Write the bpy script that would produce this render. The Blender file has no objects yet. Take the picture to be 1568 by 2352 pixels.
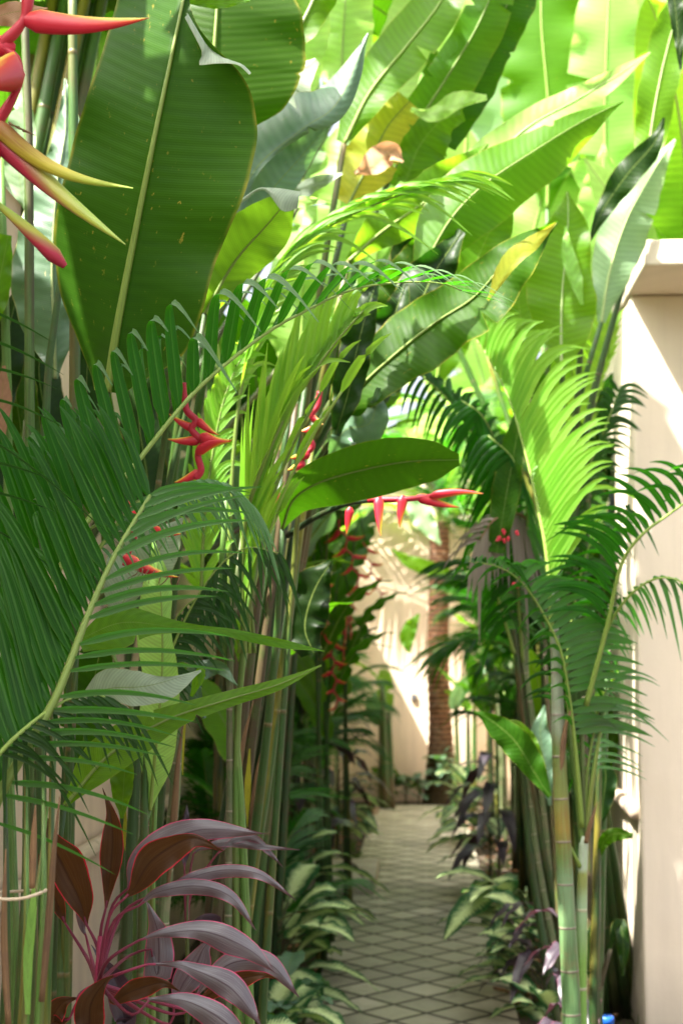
import bpy, math, random
import numpy as np
from mathutils import Vector, Matrix, Quaternion
R = math.radians
rng = random.Random(7)
scn = bpy.context.scene
# ------------------------------------------------------------------ camera
FPX, CX, CY = 3267.0, 784.0, 1176.0           # photograph taken as 1568 x 2352, 50 mm lens
PITCH, YAW, CAMZ = R(5.66), R(3.33), 1.55
cam = bpy.data.cameras.new('camera'); camo = bpy.data.objects.new('camera', cam)
scn.collection.objects.link(camo); scn.camera = camo
cam.sensor_fit = 'VERTICAL'; cam.sensor_height = 36; cam.sensor_width = 24; cam.lens = 50
camo.location = (0, 0, CAMZ); camo.rotation_euler = (math.pi/2 + PITCH, 0, YAW)
cam.clip_start = 0.05; cam.clip_end = 500
cam.dof.use_dof = True; cam.dof.focus_distance = 2.35; cam.dof.aperture_fstop = 5.6
# ------------------------------------------------------------------ light
SUNV = Vector((-0.5, -0.4, 1.0)).normalized()  # towards the sun: high, from the left and a little behind
w = bpy.data.worlds.new('World'); scn.world = w; w.use_nodes = True
nt = w.node_tree; nt.nodes.clear()
sky = nt.nodes.new('ShaderNodeTexSky'); sky.sky_type = 'NISHITA'; sky.sun_disc = False
sky.sun_elevation = math.asin(SUNV.z); sky.sun_rotation = math.atan2(SUNV.x, SUNV.y)
sky.air_density = 0.7; sky.dust_density = 7.0; sky.ozone_density = 0.0
bg = nt.nodes.new('ShaderNodeBackground'); bg.inputs[1].default_value = 0.12
wo = nt.nodes.new('ShaderNodeOutputWorld')
hz = nt.nodes.new('ShaderNodeHueSaturation'); hz.inputs['Saturation'].default_value = .45   # hazy tropical sky
nt.links.new(sky.outputs[0], hz.inputs['Color']); nt.links.new(hz.outputs[0], bg.inputs[0]); nt.links.new(bg.outputs[0], wo.inputs[0])
sl = bpy.data.lights.new('sun', 'SUN'); sl.energy = 5.0; sl.angle = R(0.6); sl.color = (1.0, .95, .86)
so = bpy.data.objects.new('sun', sl); scn.collection.objects.link(so)
so.rotation_mode = 'QUATERNION'; so.rotation_quaternion = SUNV.to_track_quat('Z', 'Y'); so.location = (-4, -3, 9)
scn.view_settings.view_transform = 'Standard'; scn.view_settings.look = 'None'
scn.view_settings.exposure = 2.38; scn.view_settings.gamma = 1.0
scn.cycles.max_bounces = 10; scn.cycles.diffuse_bounces = 5; scn.cycles.transmission_bounces = 6
scn.cycles.use_denoising = True
scn.cycles.sample_clamp_indirect = 8

# ------------------------------------------------------------------ helpers
cY, sY, cP, sP = math.cos(YAW), math.sin(YAW), math.cos(PITCH), math.sin(PITCH)
FW = Vector((-sY*cP, cY*cP, sP)); RT = Vector((cY, sY, 0)); UP = RT.cross(FW)
C0 = Vector((0, 0, CAMZ))
def P(u, v, d):
    """point of the place seen at photo pixel u, v and standing d metres along the path"""
    r = FW + RT*((u-CX)/FPX) - UP*((v-CY)/FPX)
    return C0 + r*(d/r.y)
def V(du, dv, dd, d):
    return RT*(du*d/FPX) - UP*(dv*d/FPX) + FW*dd
def link(o):
    scn.collection.objects.link(o); return o
def thing(name, label, cat, loc=(0, 0, 0), group=None):
    o = link(bpy.data.objects.new(name, None)); o.location = loc
    o.empty_display_size = .1
    o['label'] = label; o['category'] = cat
    if group: o['group'] = group
    return o
def tag(o, label, cat, group=None):
    o['label'] = label; o['category'] = cat
    if group: o['group'] = group
    return o
LOC = {}
class MB:
    def __init__(s): s.v = []; s.f = []; s.uv = []; s.mi = []; s.n = 0
    def grid(s, pts, uvs, mi=0, closed=False):
        # pts: rows x cols of Vector
        nr, nc = len(pts), len(pts[0]); b = s.n
        for r in pts: s.v.extend(tuple(p) for p in r)
        s.n += nr*nc
        cc = nc if closed else nc-1
        for i in range(nr-1):
            for j in range(cc):
                j2 = (j+1) % nc
                s.f.append((b+i*nc+j, b+i*nc+j2, b+(i+1)*nc+j2, b+(i+1)*nc+j))
                u0, u1 = uvs[0][i], uvs[0][i+1]
                if closed: a0, a1 = j/nc, (j+1)/nc
                else: a0, a1 = uvs[1][j], uvs[1][j2]
                s.uv += [(u0, a0), (u0, a1), (u1, a1), (u1, a0)]
                s.mi.append(mi)
    def box(s, x0, x1, y0, y1, z0, z1, mi=0):
        b = s.n; s.n += 8
        for z in (z0, z1):
            s.v += [(x0, y0, z), (x1, y0, z), (x1, y1, z), (x0, y1, z)]
        for q in ((0, 3, 2, 1), (4, 5, 6, 7), (0, 1, 5, 4), (1, 2, 6, 5), (2, 3, 7, 6), (3, 0, 4, 7)):
            s.f.append(tuple(b+k for k in q)); s.uv += [(0, 0), (1, 0), (1, 1), (0, 1)]; s.mi.append(mi)
    def mesh(s, name, mats, smooth=True):
        me = bpy.data.meshes.new(name)
        me.from_pydata(s.v, [], s.f)
        uvl = me.uv_layers.new(name='UVMap')
        uvl.data.foreach_set('uv', np.array(s.uv, dtype=np.float32).ravel())
        for m in (mats if isinstance(mats, (list, tuple)) else [mats]): me.materials.append(m)
        me.polygons.foreach_set('material_index', s.mi)
        me.polygons.foreach_set('use_smooth', [smooth]*len(s.f))
        me.update(); return me
    def build(s, name, mats, parent=None, smooth=True, label=None):
        o = link(bpy.data.objects.new(name, s.mesh(name, mats, smooth)))
        if parent is not None: attach(o, parent)
        if label: o['label'] = label
        return o
def attach(o, parent):
    """parent keeping world placement (vertices are written in world space)"""
    o.parent = parent
    root = parent
    while root.parent is not None: root = root.parent
    if parent is root:
        o.location = -root.location
    else:
        o.location = (0, 0, 0)
def cr(pts, n):
    """Catmull-Rom through tuples, n+1 samples spaced evenly by length"""
    a = np.array([tuple(p) for p in pts], dtype=float)
    if len(a) == 2: return [a[0]+(a[1]-a[0])*i/n for i in range(n+1)]
    q = np.vstack([2*a[0]-a[1], a, 2*a[-1]-a[-2]])
    out = []
    for i in range(1, len(q)-2):
        for k in range(12):
            t = k/12
            out.append(.5*((2*q[i]) + (q[i+1]-q[i-1])*t + (2*q[i-1]-5*q[i]+4*q[i+1]-q[i+2])*t*t + (3*q[i]-q[i-1]-3*q[i+1]+q[i+2])*t**3))
    out.append(q[-2]); out = np.array(out)
    sc = np.ones(out.shape[1])
    if out.shape[1] == 3 and abs(a[:, :2]).max() > 60: sc[2] = 300
    L = np.concatenate([[0], np.cumsum(np.linalg.norm(np.diff(out, axis=0)*sc, axis=1))])
    s = np.linspace(0, L[-1], n+1)
    return [np.array([np.interp(x, L, out[:, k]) for k in range(out.shape[1])]) for x in s]
def interp(tab, t):
    """smooth table lookup; tab = list of values evenly spaced, or of (t, values...)"""
    if not isinstance(tab[0], (tuple, list)):
        x = t*(len(tab)-1); i = min(int(x), len(tab)-2); f = x-i
        p0 = tab[max(i-1, 0)]; p1 = tab[i]; p2 = tab[i+1]; p3 = tab[min(i+2, len(tab)-1)]
        return max(0, .5*(2*p1+(p2-p0)*f+(2*p0-5*p1+4*p2-p3)*f*f+(3*p1-p0-3*p2+p3)*f**3))
    ts = [r[0] for r in tab]
    return tuple(np.interp(t, ts, [r[k] for r in tab]) for k in range(1, len(tab[0])))
def tube(mb, pts, rad, n=8, mi=0, flat=1.0, upv=None, steps=None, caps=True):
    P3 = [Vector(p) for p in (cr(pts, steps) if steps else pts)]
    N = len(P3)
    up = Vector(upv) if upv is not None else Vector((0.13, 1, .07))
    rows = []; L = 0; us = []
    for i, p in enumerate(P3):
        T = (P3[min(i+1, N-1)]-P3[max(i-1, 0)]).normalized()
        A = T.cross(up)
        if A.length < 1e-3: A = T.cross(Vector((1, 0, 0)))
        A.normalize(); B = A.cross(T).normalized()
        r = rad(i/(N-1)) if callable(rad) else (interp(rad, i/(N-1)) if isinstance(rad, (list, tuple)) else rad)
        rows.append([p + B*(r*math.cos(2*math.pi*k/n)) + A*(r*flat*math.sin(2*math.pi*k/n)) for k in range(n)])
        us.append(L)
        if i < N-1: L += (P3[i+1]-p).length
    mb.grid(rows, (us, None), mi, closed=True)
    if caps:
        for r, rev in ((0, True), (N-1, False)):
            b = mb.n - n*(N-r) if r else mb.n-n*N
            idx = [b+k for k in range(n)]
            mb.f.append(tuple(reversed(idx)) if rev else tuple(idx))
            mb.uv += [(us[r], .5)]*n; mb.mi.append(mi)
    return P3

# ------------------------------------------------------------------ materials
class NT:
    def __init__(s, name):
        s.m = bpy.data.materials.new(name); s.m.use_nodes = True; s.t = s.m.node_tree; s.t.nodes.clear()
        s.out = s.n('OutputMaterial')
    def n(s, k, **kw):
        o = s.t.nodes.new('ShaderNode'+k)
        for a, b in kw.items(): setattr(o, a, b)
        return o
    def l(s, a, b): s.t.links.new(a, b)
    def setv(s, sock, v):
        if isinstance(v, bpy.types.NodeSocket): s.l(v, sock)
        elif isinstance(v, tuple) and len(v) == 3 and sock.type == 'RGBA': sock.default_value = (*v, 1)
        else: sock.default_value = v
    def math(s, op, a, b=0, c=None):
        o = s.n('Math', operation=op); s.setv(o.inputs[0], a); s.setv(o.inputs[1], b)
        if c is not None: s.setv(o.inputs[2], c)
        return o.outputs[0]
    def mix(s, f, a, b, bt='MIX'):
        o = s.n('Mix', data_type='RGBA', blend_type=bt); s.setv(o.inputs[0], f); s.setv(o.inputs[6], a); s.setv(o.inputs[7], b)
        return o.outputs[2]
    def noise(s, vec, scale, detail=3, rough=.5):
        o = s.n('TexNoise'); s.setv(o.inputs['Scale'], scale); s.setv(o.inputs['Detail'], detail); s.setv(o.inputs['Roughness'], rough)
        if vec is not None: s.l(vec, o.inputs['Vector'])
        return o.outputs[0]
    def ramp(s, f, lo, hi, a=0., b=1.):
        o = s.n('MapRange', clamp=True); s.setv(o.inputs[0], f); o.inputs[1].default_value = lo; o.inputs[2].default_value = hi
        o.inputs[3].default_value = a; o.inputs[4].default_value = b; return o.outputs[0]
    def comb(s, x, y, z=0):
        o = s.n('CombineXYZ'); s.setv(o.inputs[0], x); s.setv(o.inputs[1], y); s.setv(o.inputs[2], z); return o.outputs[0]
    def uv(s):
        o = s.n('UVMap'); o.uv_map = 'UVMap'; x = s.n('SeparateXYZ'); s.l(o.outputs[0], x.inputs[0]); return x.outputs[0], x.outputs[1]
    def bump(s, h, strength=.3, dist=.01, normal=None):
        o = s.n('Bump'); s.setv(o.inputs['Strength'], strength); o.inputs['Distance'].default_value = dist; s.l(h, o.inputs['Height'])
        if normal is not None: s.l(normal, o.inputs['Normal'])
        return o.outputs[0]
    def bsdf(s, col, rough=.5, spec=.5, normal=None):
        o = s.n('BsdfPrincipled'); s.setv(o.inputs['Base Color'], col); s.setv(o.inputs['Roughness'], rough)
        o.inputs['Specular IOR Level'].default_value = spec
        if normal is not None: s.l(normal, o.inputs['Normal'])
        return o
def leaf_mat(name, c1, c2, trans, tf=.4, rough=.4, spec=.5, rib=(.022, .0045), slant=.03, edge=(.25, .22, .03), specks=.3, midc=(.16, .22, .05), back=None, stripes=False, wear=(.40, .30, .04), ribk=1.):
    """two-tone leaf: side veins from the midrib to the rim, lighter midrib, worn rim, specks, light shining through"""
    t = NT(name); u, v = t.uv()
    a = t.math('ABSOLUTE', t.math('SUBTRACT', t.math('MULTIPLY', v, 2), 1))
    info = t.n('ObjectInfo'); rnd = info.outputs['Random']
    geo = t.n('NewGeometry'); tc = t.n('TexCoord')
    big = t.noise(tc.outputs['Object'], 3.0, 2)
    vec1 = t.comb(t.math('MULTIPLY', u, 60), t.math('MULTIPLY', v, 3), rnd)
    streak = t.noise(vec1, 1.0, 3)
    if stripes:   # veins run along the leaf
        q = t.math('MULTIPLY', v, 14*math.pi)
        fine = t.math('SINE', q); coarse = t.math('SINE', t.math('MULTIPLY', v, 4*math.pi))
        streak = t.noise(t.comb(t.math('MULTIPLY', u, 3), t.math('MULTIPLY', v, 9), rnd), 1.5, 3)
    else:
        s = t.math('SUBTRACT', u, t.math('MULTIPLY', t.math('POWER', a, 1.3), slant))
        s = t.math('ADD', s, t.math('MULTIPLY', t.noise(t.comb(t.math('MULTIPLY', u, 12), v), 1.0, 1), .004))
        fine = t.math('SINE', t.math('MULTIPLY', s, 2*math.pi/rib[1])); coarse = t.math('SINE', t.math('MULTIPLY', s, 2*math.pi/rib[0]))
    f = t.math('ADD', t.math('MULTIPLY', big, .7), t.math('MULTIPLY', streak, .5))
    f = t.ramp(f, .35, .85)
    col = t.mix(f, c1, c2)
    vv = t.ramp(t.math('ADD', fine, t.math('MULTIPLY', coarse, t.math('MULTIPLY', big, 1.2))), -1.6, 1.6, 1-.14*ribk, 1+.12*ribk)
    cc = t.n('CombineXYZ'); [t.l(vv, cc.inputs[i]) for i in range(3)]
    col = t.mix(1.0, col, cc.outputs[0], 'MULTIPLY')
    if back is not None: col = t.mix(geo.outputs['Backfacing'], col, back)
    hsv = t.n('HueSaturation'); t.l(col, hsv.inputs['Color'])
    t.l(t.ramp(rnd, 0, 1, .485, .512), hsv.inputs['Hue']); t.l(t.ramp(rnd, 0, 1, .85, 1.2), hsv.inputs['Value'])
    col = hsv.outputs[0]
    sp = t.noise(t.comb(t.math('MULTIPLY', u, 26), t.math('MULTIPLY', v, 16 if not stripes else 4), t.math('MULTIPLY', rnd, 9)), 1.6, 3, .7)
    spm = t.math('MULTIPLY', t.ramp(sp, .655, .71), specks)
    pat = t.ramp(t.noise(tc.outputs['Object'], 4.0, 1), .5, .68)
    spm = t.math('MULTIPLY', spm, t.math('ADD', pat, .35))
    col = t.mix(spm, col, wear)
    em = t.math('MULTIPLY', t.ramp(a, .955, .99), t.ramp(t.noise(t.comb(t.math('MULTIPLY', u, 20), 0), 1.0, 2), .35, .65, .1, .9))
    col = t.mix(em, col, edge)
    if not stripes:
        col = t.mix(t.ramp(a, .03, .012), col, midc)
    else:
        col = t.mix(t.ramp(a, .10, .03), col, midc)
    h = t.math('ADD', t.math('MULTIPLY', fine, .25), t.math('MULTIPLY', coarse, .8))
    nrm = t.bump(t.math('MULTIPLY', h, t.ramp(big, .3, .7, .4, 1.3)), .3*ribk, .0009)
    ro = t.ramp(streak, .3, .7, rough-.07, rough+.1)
    b = t.bsdf(col, ro, spec, nrm)
    tr = t.n('BsdfTranslucent'); t.l(nrm, tr.inputs['Normal'])
    tcol = t.mix(f, trans, tuple(min(1, x*1.25) for x in trans))
    tcol = t.mix(1.0, tcol, cc.outputs[0], 'MULTIPLY'); tcol = t.mix(spm, tcol, wear)
    t.l(tcol, tr.inputs['Color'])
    m = t.n('MixShader'); m.inputs[0].default_value = tf
    t.l(b.outputs[0], m.inputs[1]); t.l(tr.outputs[0], m.inputs[2]); t.l(m.outputs[0], t.out.inputs[0])
    return t.m
M = {}
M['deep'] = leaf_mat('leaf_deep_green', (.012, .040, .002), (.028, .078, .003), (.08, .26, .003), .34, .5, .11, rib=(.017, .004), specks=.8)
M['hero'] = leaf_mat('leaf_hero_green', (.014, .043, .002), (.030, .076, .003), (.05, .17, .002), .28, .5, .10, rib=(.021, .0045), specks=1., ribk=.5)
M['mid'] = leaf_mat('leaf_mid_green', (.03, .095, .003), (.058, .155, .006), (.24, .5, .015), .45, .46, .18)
M['lime'] = leaf_mat('leaf_lime_green', (.16, .33, .05), (.23, .41, .09), (.52, .78, .17), .5, .45, .4, rib=(.03, .008))  # for sunlit leaves: overexposed paleness put into the green
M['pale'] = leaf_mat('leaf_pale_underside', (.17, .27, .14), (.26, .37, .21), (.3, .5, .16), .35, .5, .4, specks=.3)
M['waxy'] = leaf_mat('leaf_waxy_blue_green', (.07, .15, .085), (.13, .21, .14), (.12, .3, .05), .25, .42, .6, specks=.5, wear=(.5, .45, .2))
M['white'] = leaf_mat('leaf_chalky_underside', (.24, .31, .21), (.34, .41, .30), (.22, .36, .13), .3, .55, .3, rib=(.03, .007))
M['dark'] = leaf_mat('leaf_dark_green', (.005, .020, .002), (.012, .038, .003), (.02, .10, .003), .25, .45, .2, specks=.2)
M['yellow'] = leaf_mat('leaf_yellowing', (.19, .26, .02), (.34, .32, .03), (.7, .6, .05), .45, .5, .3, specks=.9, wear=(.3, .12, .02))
M['brown'] = leaf_mat('leaf_dead_brown', (.3, .17, .10), (.42, .26, .17), (.5, .25, .12), .3, .8, .1)
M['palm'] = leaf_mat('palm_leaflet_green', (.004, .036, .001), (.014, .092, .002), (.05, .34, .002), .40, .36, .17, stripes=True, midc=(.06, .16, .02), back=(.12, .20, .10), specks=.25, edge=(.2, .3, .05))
M['palm_dark'] = leaf_mat('palm_leaflet_dark', (.003, .022, .001), (.009, .05, .002), (.03, .17, .002), .3, .38, .16, stripes=True, midc=(.05, .12, .02), back=(.03, .07, .025), specks=.1, edge=(.15, .2, .05))  # shaded copy of the leaflet green, deep shade put into the colour
M['palm_lit'] = leaf_mat('palm_leaflet_sunlit', (.09, .25, .012), (.15, .34, .02), (.4, .7, .04), .48, .42, .35, stripes=True, midc=(.2, .36, .06), back=(.12, .28, .03), specks=.2, edge=(.4, .5, .1))  # sunlit copy of the leaflet green, sunlight put into the colour
M['palm_dry'] = leaf_mat('palm_leaflet_dry', (.16, .14, .11), (.26, .22, .18), (.3, .25, .15), .2, .7, .2, stripes=True, midc=(.2, .18, .12), specks=.1)
def cordy_mat(name, c1, c2, pink, tf, trans, spec=.5, rough=.42):
    t = NT(name); u, v = t.uv()
    a = t.math('ABSOLUTE', t.math('SUBTRACT', t.math('MULTIPLY', v, 2), 1))
    tc = t.n('TexCoord'); n1 = t.noise(tc.outputs['Object'], 14, 3)
    st = t.noise(t.comb(t.math('MULTIPLY', u, 5), t.math('MULTIPLY', v, 30)), 1.2, 3)
    s = t.math('SINE', t.math('SUBTRACT', t.math('MULTIPLY', a, 40), t.math('MULTIPLY', u, 260)))
    col = t.mix(t.ramp(t.math('ADD', t.math('MULTIPLY', n1, .5), t.math('MULTIPLY', st, .5)), .35, .65), c1, c2)
    col = t.mix(t.ramp(a, .07, .02), col, tuple(x*.6 for x in c1))
    col = t.mix(t.ramp(st, .56, .70, 0, .6), col, tuple(x*1.5+.01 for x in c2))
    em = t.math('MULTIPLY', t.ramp(t.math('ADD', a, t.math('MULTIPLY', n1, .10)), .975, 1.005), 1.0)
    col = t.mix(em, col, pink)
    nrm = t.bump(t.math('ADD', s, t.math('MULTIPLY', st, 2)), .12, .001)
    b = t.bsdf(col, rough, spec, nrm)
    tr = t.n('BsdfTranslucent'); t.l(t.mix(em, trans, pink), tr.inputs['Color'])
    m = t.n('MixShader'); m.inputs[0].default_value = tf
    t.l(b.outputs[0], m.inputs[1]); t.l(tr.outputs[0], m.inputs[2]); t.l(m.outputs[0], t.out.inputs[0])
    return t.m
M['cord_top'] = cordy_mat('cordyline_upper_sheen', (.07, .055, .066), (.15, .148, .15), (.5, .05, .13), .15, (.3, .05, .08), .5)  # sky sheen of the upper side put into a greyer base colour
M['cord_under'] = cordy_mat('cordyline_lower_side', (.026, .013, .006), (.06, .03, .009), (.55, .02, .04), .25, (.22, .07, .012), .2, .5)
M['cord_dark'] = cordy_mat('cordyline_dark_purple', (.03, .02, .032), (.055, .042, .058), (.12, .03, .06), .12, (.15, .03, .06), .6)
def dieff_mat():
    t = NT('dieffenbachia_leaf'); u, v = t.uv()
    a = t.math('ABSOLUTE', t.math('SUBTRACT', t.math('MULTIPLY', v, 2), 1))
    s = t.math('SUBTRACT', u, t.math('MULTIPLY', a, .05))
    z = t.math('SINE', t.math('MULTIPLY', s, 2*math.pi/.016))
    n1 = t.noise(t.comb(t.math('MULTIPLY', s, 60), t.math('MULTIPLY', v, 5)), 1.0, 4, .7)
    f = t.math('ADD', t.math('MULTIPLY', a, 1.0), t.math('ADD', t.math('MULTIPLY', z, .2), t.math('MULTIPLY', n1, 1.0)))
    f = t.ramp(f, .92, 1.06)
    col = t.mix(f, (.56, .66, .32), (.015, .075, .022))
    nrm = t.bump(z, .3, .0015); b = t.bsdf(col, .4, .5, nrm)
    tr = t.n('BsdfTranslucent'); t.l(t.mix(f, (.5, .65, .2), (.06, .25, .05)), tr.inputs['Color'])
    m = t.n('MixShader'); m.inputs[0].default_value = .25
    t.l(b.outputs[0], m.inputs[1]); t.l(tr.outputs[0], m.inputs[2]); t.l(m.outputs[0], t.out.inputs[0])
    return t.m
M['dieff'] = dieff_mat()
def stem_mat(name, cols, ringgap=0, ringc=(.3, .25, .2), rough=.45, streaks=.5, mottled=.0, motc=(.3, .12, .05), ringw=.06, varied=False):
    """stem: colours along its length in metres [(pos, colour)...], lengthwise streaks, optional ring scars"""
    t = NT(name); u, v = t.uv(); tc = t.n('TexCoord')
    info = t.n('ObjectInfo')
    cr_ = t.n('ValToRGB'); L = cols[-1][0] or 1
    e = cr_.color_ramp.elements
    while len(e) < len(cols): e.new(.5)
    for k, (p, c) in enumerate(cols): e[k].position = p/L; e[k].color = (*c, 1)
    wob = t.noise(tc.outputs['Object'], 9, 2)
    t.l(t.math('ADD', t.math('DIVIDE', u, L), t.math('MULTIPLY', t.math('SUBTRACT', wob, .5), .05)), cr_.inputs[0])
    st = t.noise(t.comb(t.math('MULTIPLY', u, 2.5), t.math('MULTIPLY', t.math('SINE', t.math('MULTIPLY', v, 6.283)), 6), t.math('COSINE', t.math('MULTIPLY', v, 6.283))), 3, 4, .6)
    col = t.mix(t.math('MULTIPLY', t.ramp(st, .42, .62), streaks), cr_.outputs[0], tuple(min(1, x*2.2+.02) for x in cols[0][1]))
    col = t.mix(t.math('MULTIPLY', t.ramp(st, .52, .36), streaks*.8), col, tuple(x*.4 for x in cols[0][1]))
    if mottled: col = t.mix(t.math('MULTIPLY', t.ramp(t.noise(tc.outputs['Object'], 16, 4, .7), .5, .62), mottled), col, motc)
    h = st
    if ringgap:
        fr = t.math('FRACT', t.math('DIVIDE', t.math('ADD', u, t.math('MULTIPLY', wob, .006)), ringgap))
        rg = t.math('MULTIPLY', t.ramp(fr, 0, ringw*.5), t.ramp(fr, ringw, ringw*.7))
        col = t.mix(rg, col, ringc); h = t.math('ADD', st, t.math('MULTIPLY', rg, 2))
    r2 = t.math('FRACT', t.math('MULTIPLY', info.outputs['Random'], 7.31)); r3 = t.math('FRACT', t.math('MULTIPLY', info.outputs['Random'], 23.7))
    blotch = t.ramp(t.noise(t.comb(t.math('MULTIPLY', u, 2.2), t.math('MULTIPLY', v, 1.5), info.outputs['Random']), 1.6, 3), .42, .6)
    if varied:
        col = t.mix(t.math('MULTIPLY', t.math('MULTIPLY', t.ramp(r2, .45, .8), blotch), .8), col, (.085, .05, .022))
        col = t.mix(t.math('MULTIPLY', t.math('MULTIPLY', t.ramp(r3, .6, .9), blotch), .7), col, (.20, .17, .02))
    hsv = t.n('HueSaturation'); t.l(col, hsv.inputs['Color']); t.l(t.ramp(info.outputs['Random'], 0, 1, .65, 1.25), hsv.inputs['Value'])
    b = t.bsdf(hsv.outputs[0], rough, .4, t.bump(h, .4, .002)); t.l(b.outputs[0], t.out.inputs[0])
    return t.m
M['stem'] = stem_mat('green_stem', [(0, (.018, .052, .007)), (1.2, (.02, .066, .007)), (3, (.036, .105, .01))], ringgap=.47, ringc=(.12, .10, .04), ringw=.03, mottled=.4, motc=(.07, .06, .02), varied=True)
M['stem_lt'] = stem_mat('pale_green_stem', [(0, (.06, .13, .02)), (2, (.085, .18, .025))], streaks=.8, varied=True, mottled=.25, motc=(.2, .2, .07))
M['stem_dk'] = stem_mat('dark_green_stem', [(0, (.009, .032, .005)), (3, (.014, .046, .006))], mottled=.35, motc=(.06, .035, .015), varied=True)
M['stem_rd'] = stem_mat('reddish_stem', [(0, (.055, .045, .018)), (3, (.065, .035, .015))], mottled=.5, motc=(.06, .12, .02))
M['rachis'] = stem_mat('yellow_green_rachis', [(0, (.16, .24, .04)), (2, (.2, .3, .05))], streaks=.3)
M['midrib'] = stem_mat('olive_midrib', [(0, (.13, .20, .03)), (2, (.16, .17, .035))], streaks=.3)
M['midrib_lt'] = stem_mat('light_midrib', [(0, (.28, .36, .14)), (2, (.3, .4, .16))], streaks=.3)
M['cane'] = stem_mat('ringed_cane', [(0, (.085, .12, .045)), (3, (.14, .17, .075))], ringgap=.11, ringc=(.34, .29, .2), mottled=.5, motc=(.24, .2, .12))
M['dry'] = stem_mat('dry_sheath', [(0, (.15, .085, .035)), (2, (.19, .11, .05))], rough=.8, mottled=.5, motc=(.13, .07, .04))
M['pinkstem'] = stem_mat('magenta_petiole', [(0, (.16, .015, .04)), (1, (.3, .02, .07))], streaks=.2)
M['trunk_a'] = stem_mat('areca_trunk', [(0, (.07, .15, .06)), (.70, (.10, .19, .06)), (.94, (.20, .30, .15)), (.99, (.12, .17, .02)), (1.08, (.34, .19, .015)), (1.16, (.20, .19, .02)), (1.29, (.13, .17, .03)), (1.36, (.32, .33, .24)), (1.8, (.36, .38, .28))], ringgap=.115, ringc=(.26, .2, .16), mottled=.3, motc=(.25, .14, .07), ringw=.07)
M['trunk_b'] = stem_mat('areca_trunk_thin', [(0, (.10, .24, .05)), (.70, (.22, .38, .06)), (.86, (.40, .50, .34)), (.90, (.28, .24, .08)), (.945, (.3, .26, .06)), (.96, (.48, .5, .42)), (1.3, (.5, .55, .42))], ringgap=.21, ringc=(.5, .47, .3), mottled=.12)
def bract_mat():
    t = NT('heliconia_bract'); u, v = t.uv(); tc = t.n('TexCoord')
    # u: 0 at base .. 1 at tip, v: 0.5 along the open upper edge
    e = t.math('SUBTRACT', 1, t.math('ABSOLUTE', t.math('SUBTRACT', t.math('MULTIPLY', v, 2), 1)))
    f = t.math('ADD', t.math('MULTIPLY', t.math('POWER', u, 1.3), .55), t.math('MULTIPLY', t.math('POWER', e, 1.4), .72))
    n1 = t.noise(t.comb(t.math('MULTIPLY', u, 2), t.math('MULTIPLY', v, 20)), 1.5, 3)
    f = t.math('ADD', f, t.math('MULTIPLY', t.math('SUBTRACT', n1, .5), .12))
    rp = t.n('ValToRGB'); t.l(f, rp.inputs[0]); el = rp.color_ramp.elements
    el[0].position = .0; el[0].color = (.36, .006, .022, 1); el[1].position = 1; el[1].color = (.42, .42, .04, 1)
    for p, c in ((.45, (.48, .014, .03)), (.66, (.58, .06, .02)), (.8, (.62, .33, .02))):
        x = el.new(p); x.color = (*c, 1)
    tip = t.ramp(u, .95, 1.0)
    col = t.mix(tip, rp.outputs[0], (.12, .05, .02))
    b = t.bsdf(col, .42, .4, t.bump(n1, .15, .002)); b.inputs['Subsurface Weight'].default_value = .1
    b.inputs['Subsurface Radius'].default_value = (.01, .004, .002); b.inputs['Subsurface Scale'].default_value = .3
    t.l(b.outputs[0], t.out.inputs[0]); return t.m
M['bract'] = bract_mat()
def bract_green():
    t = NT('heliconia_bract_green'); u, v = t.uv()
    e = t.math('SUBTRACT', 1, t.math('ABSOLUTE', t.math('SUBTRACT', t.math('MULTIPLY', v, 2), 1)))
    n1 = t.noise(t.comb(t.math('MULTIPLY', u, 2), t.math('MULTIPLY', v, 24)), 1.5, 3)
    f = t.math('ADD', t.math('MULTIPLY', u, .85), t.math('MULTIPLY', t.math('SUBTRACT', e, .45), .55)); f = t.math('ADD', f, t.math('MULTIPLY', n1, .1))
    rp = t.n('ValToRGB'); t.l(f, rp.inputs[0]); el = rp.color_ramp.elements
    el[0].position = .0; el[0].color = (.2, .006, .02, 1); el[1].position = .8; el[1].color = (.24, .34, .035, 1)
    for p, c in ((.24, (.34, .016, .04)), (.40, (.3, .16, .05)), (.5, (.34, .34, .04))): x = el.new(p); x.color = (*c, 1)
    b = t.bsdf(rp.outputs[0], .42, .4, t.bump(n1, .2, .002)); t.l(b.outputs[0], t.out.inputs[0]); return t.m
M['bract_g'] = bract_green()
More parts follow.
